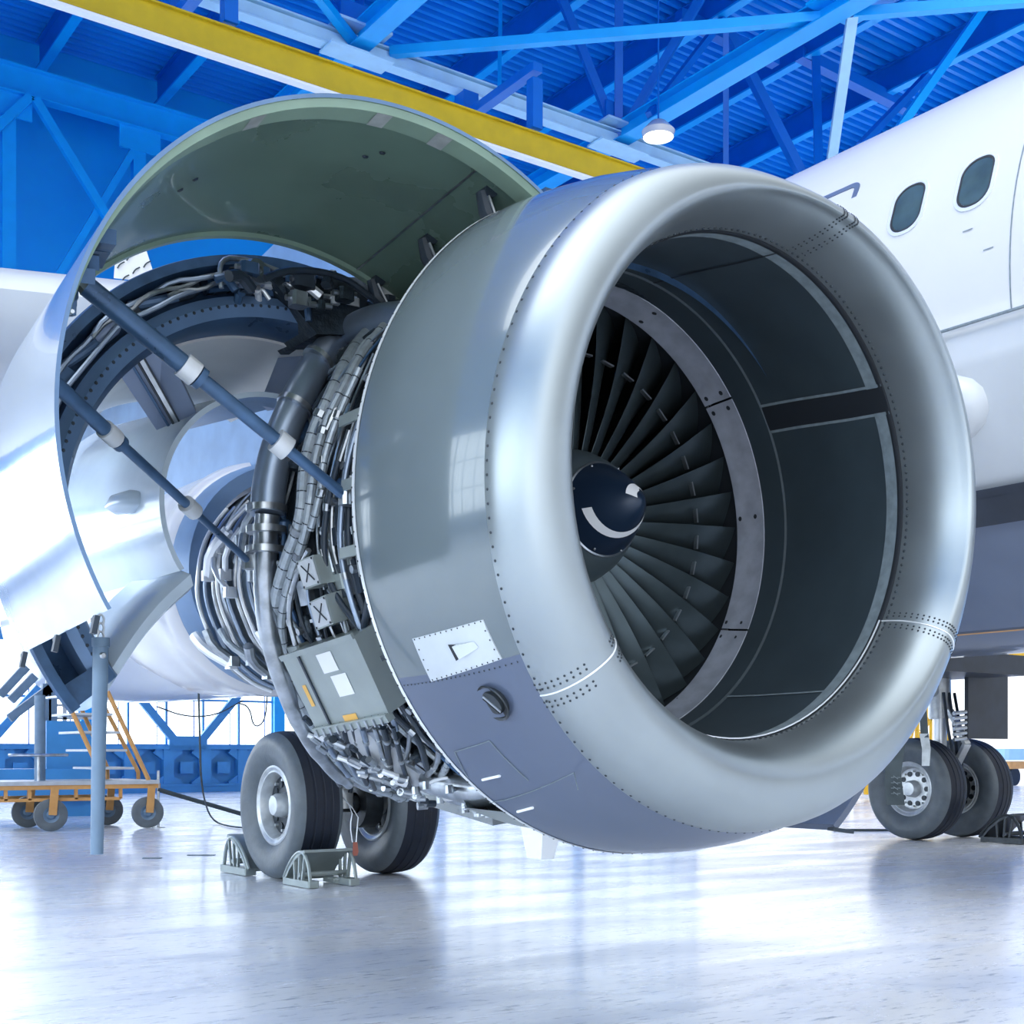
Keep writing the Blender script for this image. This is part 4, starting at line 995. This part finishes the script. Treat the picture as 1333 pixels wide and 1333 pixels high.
chock('wheel_chock', (12.98, 8.60, 0), 'dark wheel chock beside the far landing gear at the right edge', 'rimdk', pi, 1.2)
# pin with red-brown ribbon
p = PD(462, 1114, 9.6)
t = thing('safety_pin_ribbon', 'small red-brown ribbon with wire hanging between the near tyres, beside a chock', 'ribbon', p)
b = MB().mat('brown'); b.loft([[p+V((-.015, 0, .10)), p+V((.02, 0, .10)), p+V((.02, .01, .10))], [p+V((-.025, -.01, .02)), p+V((.03, 0, .03)), p+V((.03, .01, .03))], [p+V((-.01, 0, .0)), p+V((.02, 0, .0)), p+V((.02, .01, .0))]]); b.build('ribbon', t)
b = MB().mat('edge'); b.tube([p+V((-.02, 0, .10)), p+V((-.04, 0, .22)), p+V((.0, .03, .34)), V((4.93, 9.33, .70)), p+V((.04, .02, .30)), p+V((.02, 0, .22)), p+V((.01, 0, .1))], .004, 6, smooth=1); b.build('wire_loop', t)

# warning streamers by the far wheel
p0_ = PD(1188, 930, 9.0)
t = thing('streamer', 'dark hanging streamer strap in front of the far wheel hub', 'streamer', PD(1168, 1048, 9.0))
b = MB().mat('strapd')
pts = [(1172, 955), (1166, 985), (1162, 1010), (1166, 1048)]
def rib(b, cs, dep, w0, w1, n=8):
    q = []
    for i in range(n+1):
        u = i/n*(len(cs)-1); j = min(int(u), len(cs)-2); f_ = u-j; x_ = cs[j][0]*(1-f_)+cs[j+1][0]*f_; y_ = cs[j][1]*(1-f_)+cs[j+1][1]*f_; w_ = w0+(w1-w0)*i/n
        a = PD(x_-w_, y_, dep); c = PD(x_+w_, y_, dep+.02*sin(i)); q.append([a, c, c+V((.003, .004, 0)), a+V((.003, .004, 0))])
    b.loft(q)
rib(b, pts, 9.0, 9, 12); b.mat('seal')
for y_ in (1012, 1019, 1026, 1033):
    for dx in (-4, 4): a = PD(1166+dx-2, y_, 8.985); c = PD(1166+dx+2, y_, 8.985); b.bar(a, c, .006, .004)
    a = PD(1163, y_-2, 8.985); c = PD(1169, y_+2, 8.985); b.bar(a, c, .005, .004)
b.build('strap', t)
t = thing('streamer', 'pale hanging streamer strap above the far tyre', 'streamer', PD(1205, 997, 9.4))
b = MB().mat('strapd'); rib(b, [(1200, 900), (1201, 920), (1204, 960)], 9.4, 5, 5, 6); b.build('strap', t)
b = MB().mat('straplt'); rib(b, [(1203, 955), (1206, 975), (1205, 997)], 9.39, 6, 5, 6); b.build('ribbon_end', t)

# prop strut chained to the lower corner of the reverser half
p = PD(126, 1112, 4.35); q = PD(131, 842, 4.35)
b = MB().mat('post'); b.tube([p, q], [.021, .026], 18); b.tube([q-V((0, 0, .0)), q+V((0, 0, .03))], .030, 14)
b.mat('metal')
for k in range(3): h = q+V((0, 0, .02+.028*k)); b.tube([h+V((-.008, 0, 0)), h+V((-.012, 0, .02)), h+V((0, 0, .035)), h+V((.012, 0, .02)), h+V((.008, 0, 0))], .004, 6, smooth=2)
b.dome(q+V((0, -.024, -.03)), (0, -1, 0), .012, .5, 10)
b.build('prop_strut', eng, 'blue-grey prop strut hanging from a chain')

# cart with stairs, left background
def P0(px, py=1072): return PZ(px, py, 0)
YCT = P0(190, 1078).y
def CT(px, py, dy=0): return PY(px, py, YCT+dy)
base = CT(100, 1075); base.z = 0
ct = thing('maintenance_cart', 'long orange flatbed cart with ladder rails and rubber wheels at left', 'cart', base)
fl, fr = CT(-90, 1024), CT(206, 1026); zf = fl.z; x0, x1 = fl.x, CT(205, 1026).x; zf = CT(120, 1024).z
b = MB().mat('boxlt'); b.box(((x0+x1)/2, YCT+.6, zf+.05), (x1-x0, 1.3, .05)); b.build('deck', ct, 'pale flat deck')
b = MB().mat('orange')
for dy in (0, 1.2): b.bar((x0, YCT+dy, zf), (x1, YCT+dy, zf), .08, .06); b.bar((x0, YCT+dy, zf-.16), (x1-.5, YCT+dy, zf-.16), .04, .04)
for i in range(9): xx = x0+(x1-.5-x0)*i/8; b.bar((xx, YCT, zf), (xx, YCT, zf-.16), .04, .04)
b.bar((x0, YCT, zf), (x0, YCT+1.2, zf), .08, .06); b.bar((x1, YCT, zf), (x1, YCT+1.2, zf), .08, .06); b.build('frame', ct)
for px, dy in ((192, -.02), (140, 1.0), (66, .0), (36, 1.0)):
    q = CT(px, 1058, dy); r_ = .21; c = V((q.x, YCT+dy, r_)); w_ = empty('caster', (c.x, c.y, 0), ct)
    b = MB().mat('tyre').lathe([(-.05, .10), (-.055, .17), (-.04, .205), (0, .21), (.04, .205), (.055, .17), (.05, .10)], c, (.15, 1, 0), 32); b.mat('post').lathe([(-.05, .10), (-.03, .06), (-.06, .04), (-.06, 0)], c, (.15, 1, 0), 24); b.build('tyre', w_)
    b = MB().mat('orange'); b.bar(c+V((0, -.08, 0)), (c.x+.03, c.y-.08, zf), .10, .02, V((0, 1, 0))); b.build('fork', w_)
b = MB().mat('orange')
b = MB().mat('orange')
RL = [(CT(84, 905), CT(128, 1000)), (CT(98, 905, 1.0), CT(140, 1000, 1.0)), (CT(140, 900), CT(193, 1014)), (CT(128, 905, 1.0), CT(180, 1005, 1.0))]
for a_, c_ in RL: b = MB().mat('orange'); b.tube([a_, c_, V((c_.x, c_.y, zf))], .03, 8); b.build('ladder_rail', ct)
L0, L1 = CT(84, 905), CT(132, 1000); L0.z += 0
for i in range(5):
    b = MB().mat('boxlt'); t_ = i/5; xx = L0.x+(L1.x-L0.x)*t_; zz = L0.z+(zf-L0.z)*t_; b.box((xx+.28, YCT+.5, zz), (.5, 1.0, .03)); b.build('tread', ct)
b = MB().mat('metal'); c = CT(50, 983, .3); b.tube([c+V((.35*cos(2*pi*i/20), .35*sin(2*pi*i/20), 0)) for i in range(21)], .02, 8, caps=False); b.tube([c, V((c.x, c.y, zf))], .02, 8); b.tube([c-V((.35, 0, 0)), c+V((.35, 0, 0))], .012, 6); b.build('hand_wheel', ct, 'round hand wheel on a stem')
b = MB().mat('post'); c = CT(52, 930, .5); b.tube([V((c.x, c.y, zf)), V((c.x, c.y, 1.75))], .07, 14); b.build('mast', ct)
b = MB().mat('metal'); c = CT(206, 1050); b.tube([V((c.x, c.y, 0)), V((c.x, c.y, zf+.2))], .02, 8); b.lathe([(0, .09), (.01, .09), (.02, 0)], (c.x, c.y, 0), (0, 0, 1), 16); b.build('stabiliser', ct)
b = MB().mat('strapd'); b.tube([V((x1, YCT, zf-.05)), PY(316, 1060, YCT+.1)], .03, 8); b.build('tow_bar', ct)
# platform stand behind the cart
YP = 21.0
def SP(px, py): return PY(px, py, YP)
p = SP(30, 1040); p.z = 0
ps = thing('work_platform', 'pale blue work platform with diagonal arms behind the orange cart', 'work platform', p)
b = MB().mat('post')
for a_, c_ in (((0, 905), (34, 868)), ((14, 912), (45, 880)), ((12, 935), (66, 895)), ((60, 890), (60, 1018)), ((68, 890), (68, 1018))): b.bar(SP(*a_), SP(*c_), .13, .1, V((0, 1, 0)))
b.build('arm', ps)
b = MB().mat('doorb'); a = SP(84, 1000); b.box((a.x, YP, .75), (.7, .5, 1.5)); a = SP(60, 1000); b.box((a.x, YP, .5), (1.6, .7, .5)); b.build('cabinet', ps)
b = MB().mat('boxlt')
for y_ in (878, 905, 918, 935, 955): b.bar(SP(60, y_), SP(128, y_), .04, .04)
for x_ in (62, 84, 126): b.bar(SP(x_, 876), SP(x_, 1020), .06, .04, V((0, 1, 0)))
b.build('handrail', ps)
# hose hanging down and trailing to the gear
a = PY(258, 880, 14.5); pts = [a+V((0, 0, 1.2)), a, PY(260, 960, 14.5), PY(262, 1030, 14.0), PZ(275, 1068, .02), PZ(300, 1077, .02), PZ(345, 1078, .02)]
b = MB().mat('strapd'); b.tube(pts, .012, 6, smooth=2); o = b.build('air_hose'); tag(o, 'thin dark hose hanging down and trailing along the floor to the tyre', 'hose')
for pr_ in (((205, 920), (240, 933), (280, 932), (316, 912)), ((310, 915), (325, 920), (330, 948), (345, 940), (348, 905))):
    b = MB().mat('strapd'); b.tube([PY(*q, YW-.4) for q in pr_], .02, 6, smooth=2); o = b.build('wall_cable'); tag(o, 'drooping cable on the glazed doors, ' + ('long shallow loop' if pr_[0][0] < 300 else 'short deep loop'), 'cable')
# floor rail marks
for px0, py0, px1, py1, lab in ((186, 1117, 210, 1117, 'left'), (244, 1113, 280, 1113, 'right')):
    b = MB().mat('seal'); a, c = PZ(px0, py0, .004), PZ(px1, py1, .004); b.bar(a, c, .05, .006); o = b.build('floor_slot_cover'); tag(o, 'short dark slot cover in the floor, %s of the two left of the tyre' % lab, 'floor cover')
b = MB().mat('strapd'); a, c = PZ(1085, 1081, .01), PZ(1160, 1081, .01); b.tube([a, c], .02, 6); o = b.build('floor_cable'); tag(o, 'straight dark cable on the floor left of the far wheel', 'cable')

# yellow stairs beyond the far gear
def stairs(nm, px, dep_y, lab, tall=3.2):
    p = PY(px, 1000, dep_y); p.z = 0; t = thing(nm, lab, 'stairs', p)
    for sy in (0, 1.0):
        b = MB().mat('yel2')
        for i in range(4): b.bar(p+V((.7*i, sy, 0)), p+V((.7*i, sy, .6+.75*i)), .06, .06, V((0, 1, 0)))
        b.bar(p+V((-.3, sy, .1)), p+V((2.1, sy, 2.7)), .10, .06, V((0, 1, 0))); b.bar(p+V((-.3, sy, 1.1)), p+V((2.1, sy, 3.7)), .05, .05, V((0, 1, 0)))
        for i in range(7): b.bar(p+V((-.2+.36*i, sy, .2+.39*i)), p+V((-.2+.36*i, sy, 1.2+.39*i)), .035, .035, V((0, 1, 0)))
        for i in range(3): b.bar(p+V((.7*i, sy, .1)), p+V((.7*i+.7, sy, .55+.7*i)), .04, .04, V((0, 1, 0)))
        b.bar(p+V((-.3, sy, .12)), p+V((2.2, sy, .12)), .08, .08, V((0, 1, 0))); b.build('side_frame', t)
    for i in range(8):
        b = MB().mat('yel2'); b.box(p+V((-.15+.3*i, .5, .28+.33*i)), (.24, 1.0, .03)); b.build('tread', t)
    for dx, sy in ((-.1, 0), (-.1, 1), (2, 0), (2, 1)):
        b = MB().mat('tyre'); b.lathe([(-.04, 0), (-.04, .12), (.04, .12), (.04, 0)], p+V((dx, sy, .12)), (0, 1, 0), 20); b.build('wheel', t)
    return t
stairs('access_stairs', 1168, 22, 'yellow access stairs standing behind the far landing gear')
p = PY(1082, 1040, 18.5); p.z = 0
t = thing('tow_dolly', 'low yellow dolly on the floor under the inlet, left of the far wheel', 'dolly', p)
b = MB().mat('yel2'); b.box(p+V((1.0, .3, .55)), (1.8, .7, .06)); b.bar(p+V((.1, 0, .5)), p+V((1.8, 0, .5)), .08, .08, V((0, 1, 0)))
for i in range(4): b.bar(p+V((.15+.33*i, 0, .1)), p+V((.15+.33*i, 0, .9)), .09, .09, V((0, 1, 0)))
b.bar(p+V((-.5, 0, .1)), p+V((.6, 0, .5)), .07, .07, V((0, 1, 0))); b.bar(p+V((.1, 0, .9)), p+V((1.8, 0, .9)), .12, .12, V((0, 1, 0))); b.build('frame', t)
for dx in (.3, 1.5): b = MB().mat('tyredk'); b.lathe([(-.06, 0), (-.06, .2), (.06, .2), (.06, 0)], p+V((dx, -.05, .2)), (0, 1, 0), 24); b.build('wheel', t)
p = PY(1320, 1000, 24); p.z = 0
t = thing('ground_unit', 'small pale blue and orange ground unit far behind the landing gear at right', 'ground unit', p)
b = MB().mat('beaml'); b.box(p+V((0, 0, .95)), (2.2, 1, .35), bev=.08); b.build('body', t); b = MB().mat('orange'); b.box(p+V((0, -.02, .62)), (2.0, 1, .22)); b.build('skirt', t)
for dx in (-.7, .7): b = MB().mat('tyredk'); b.lathe([(-.1, 0), (-.1, .28), (.1, .28), (.1, 0)], p+V((dx, -.4, .28)), (0, 1, 0), 20); b.build('wheel', t)

# ================================================================== LIGHT
w = bpy.data.worlds.new('world'); sc.world = w; w.use_nodes = True
nt = w.node_tree; bg = nt.nodes['Background']; bg.inputs[0].default_value = (.90, .95, 1, 1)
tc = nt.nodes.new('ShaderNodeTexCoord'); vm = nt.nodes.new('ShaderNodeVectorMath'); vm.operation = 'DOT_PRODUCT'; vm.inputs[1].default_value = (-.80, .60, 0)
nt.links.new(tc.outputs['Generated'], vm.inputs[0]); mr = nt.nodes.new('ShaderNodeMapRange'); mr.interpolation_type = 'SMOOTHSTEP'
mr.inputs['From Min'].default_value = -.75; mr.inputs['From Max'].default_value = .9; mr.inputs['To Min'].default_value = .5; mr.inputs['To Max'].default_value = 4.4
nt.links.new(vm.outputs['Value'], mr.inputs['Value']); nt.links.new(mr.outputs[0], bg.inputs[1])
def area(nm, loc, rot, size, size_y, power, c=(1, 1, 1)):
    l = bpy.data.lights.new(nm, 'AREA'); l.shape = 'RECTANGLE'; l.size = size; l.size_y = size_y; l.energy = power; l.color = c
    o = bpy.data.objects.new(nm, l); col.objects.link(o); o.location = loc; o.rotation_euler = rot; return o
sc.view_settings.view_transform = 'Standard'; sc.view_settings.look = 'None'; sc.view_settings.gamma = 1; sc.view_settings.exposure = .58
sc.cycles.max_bounces = 8
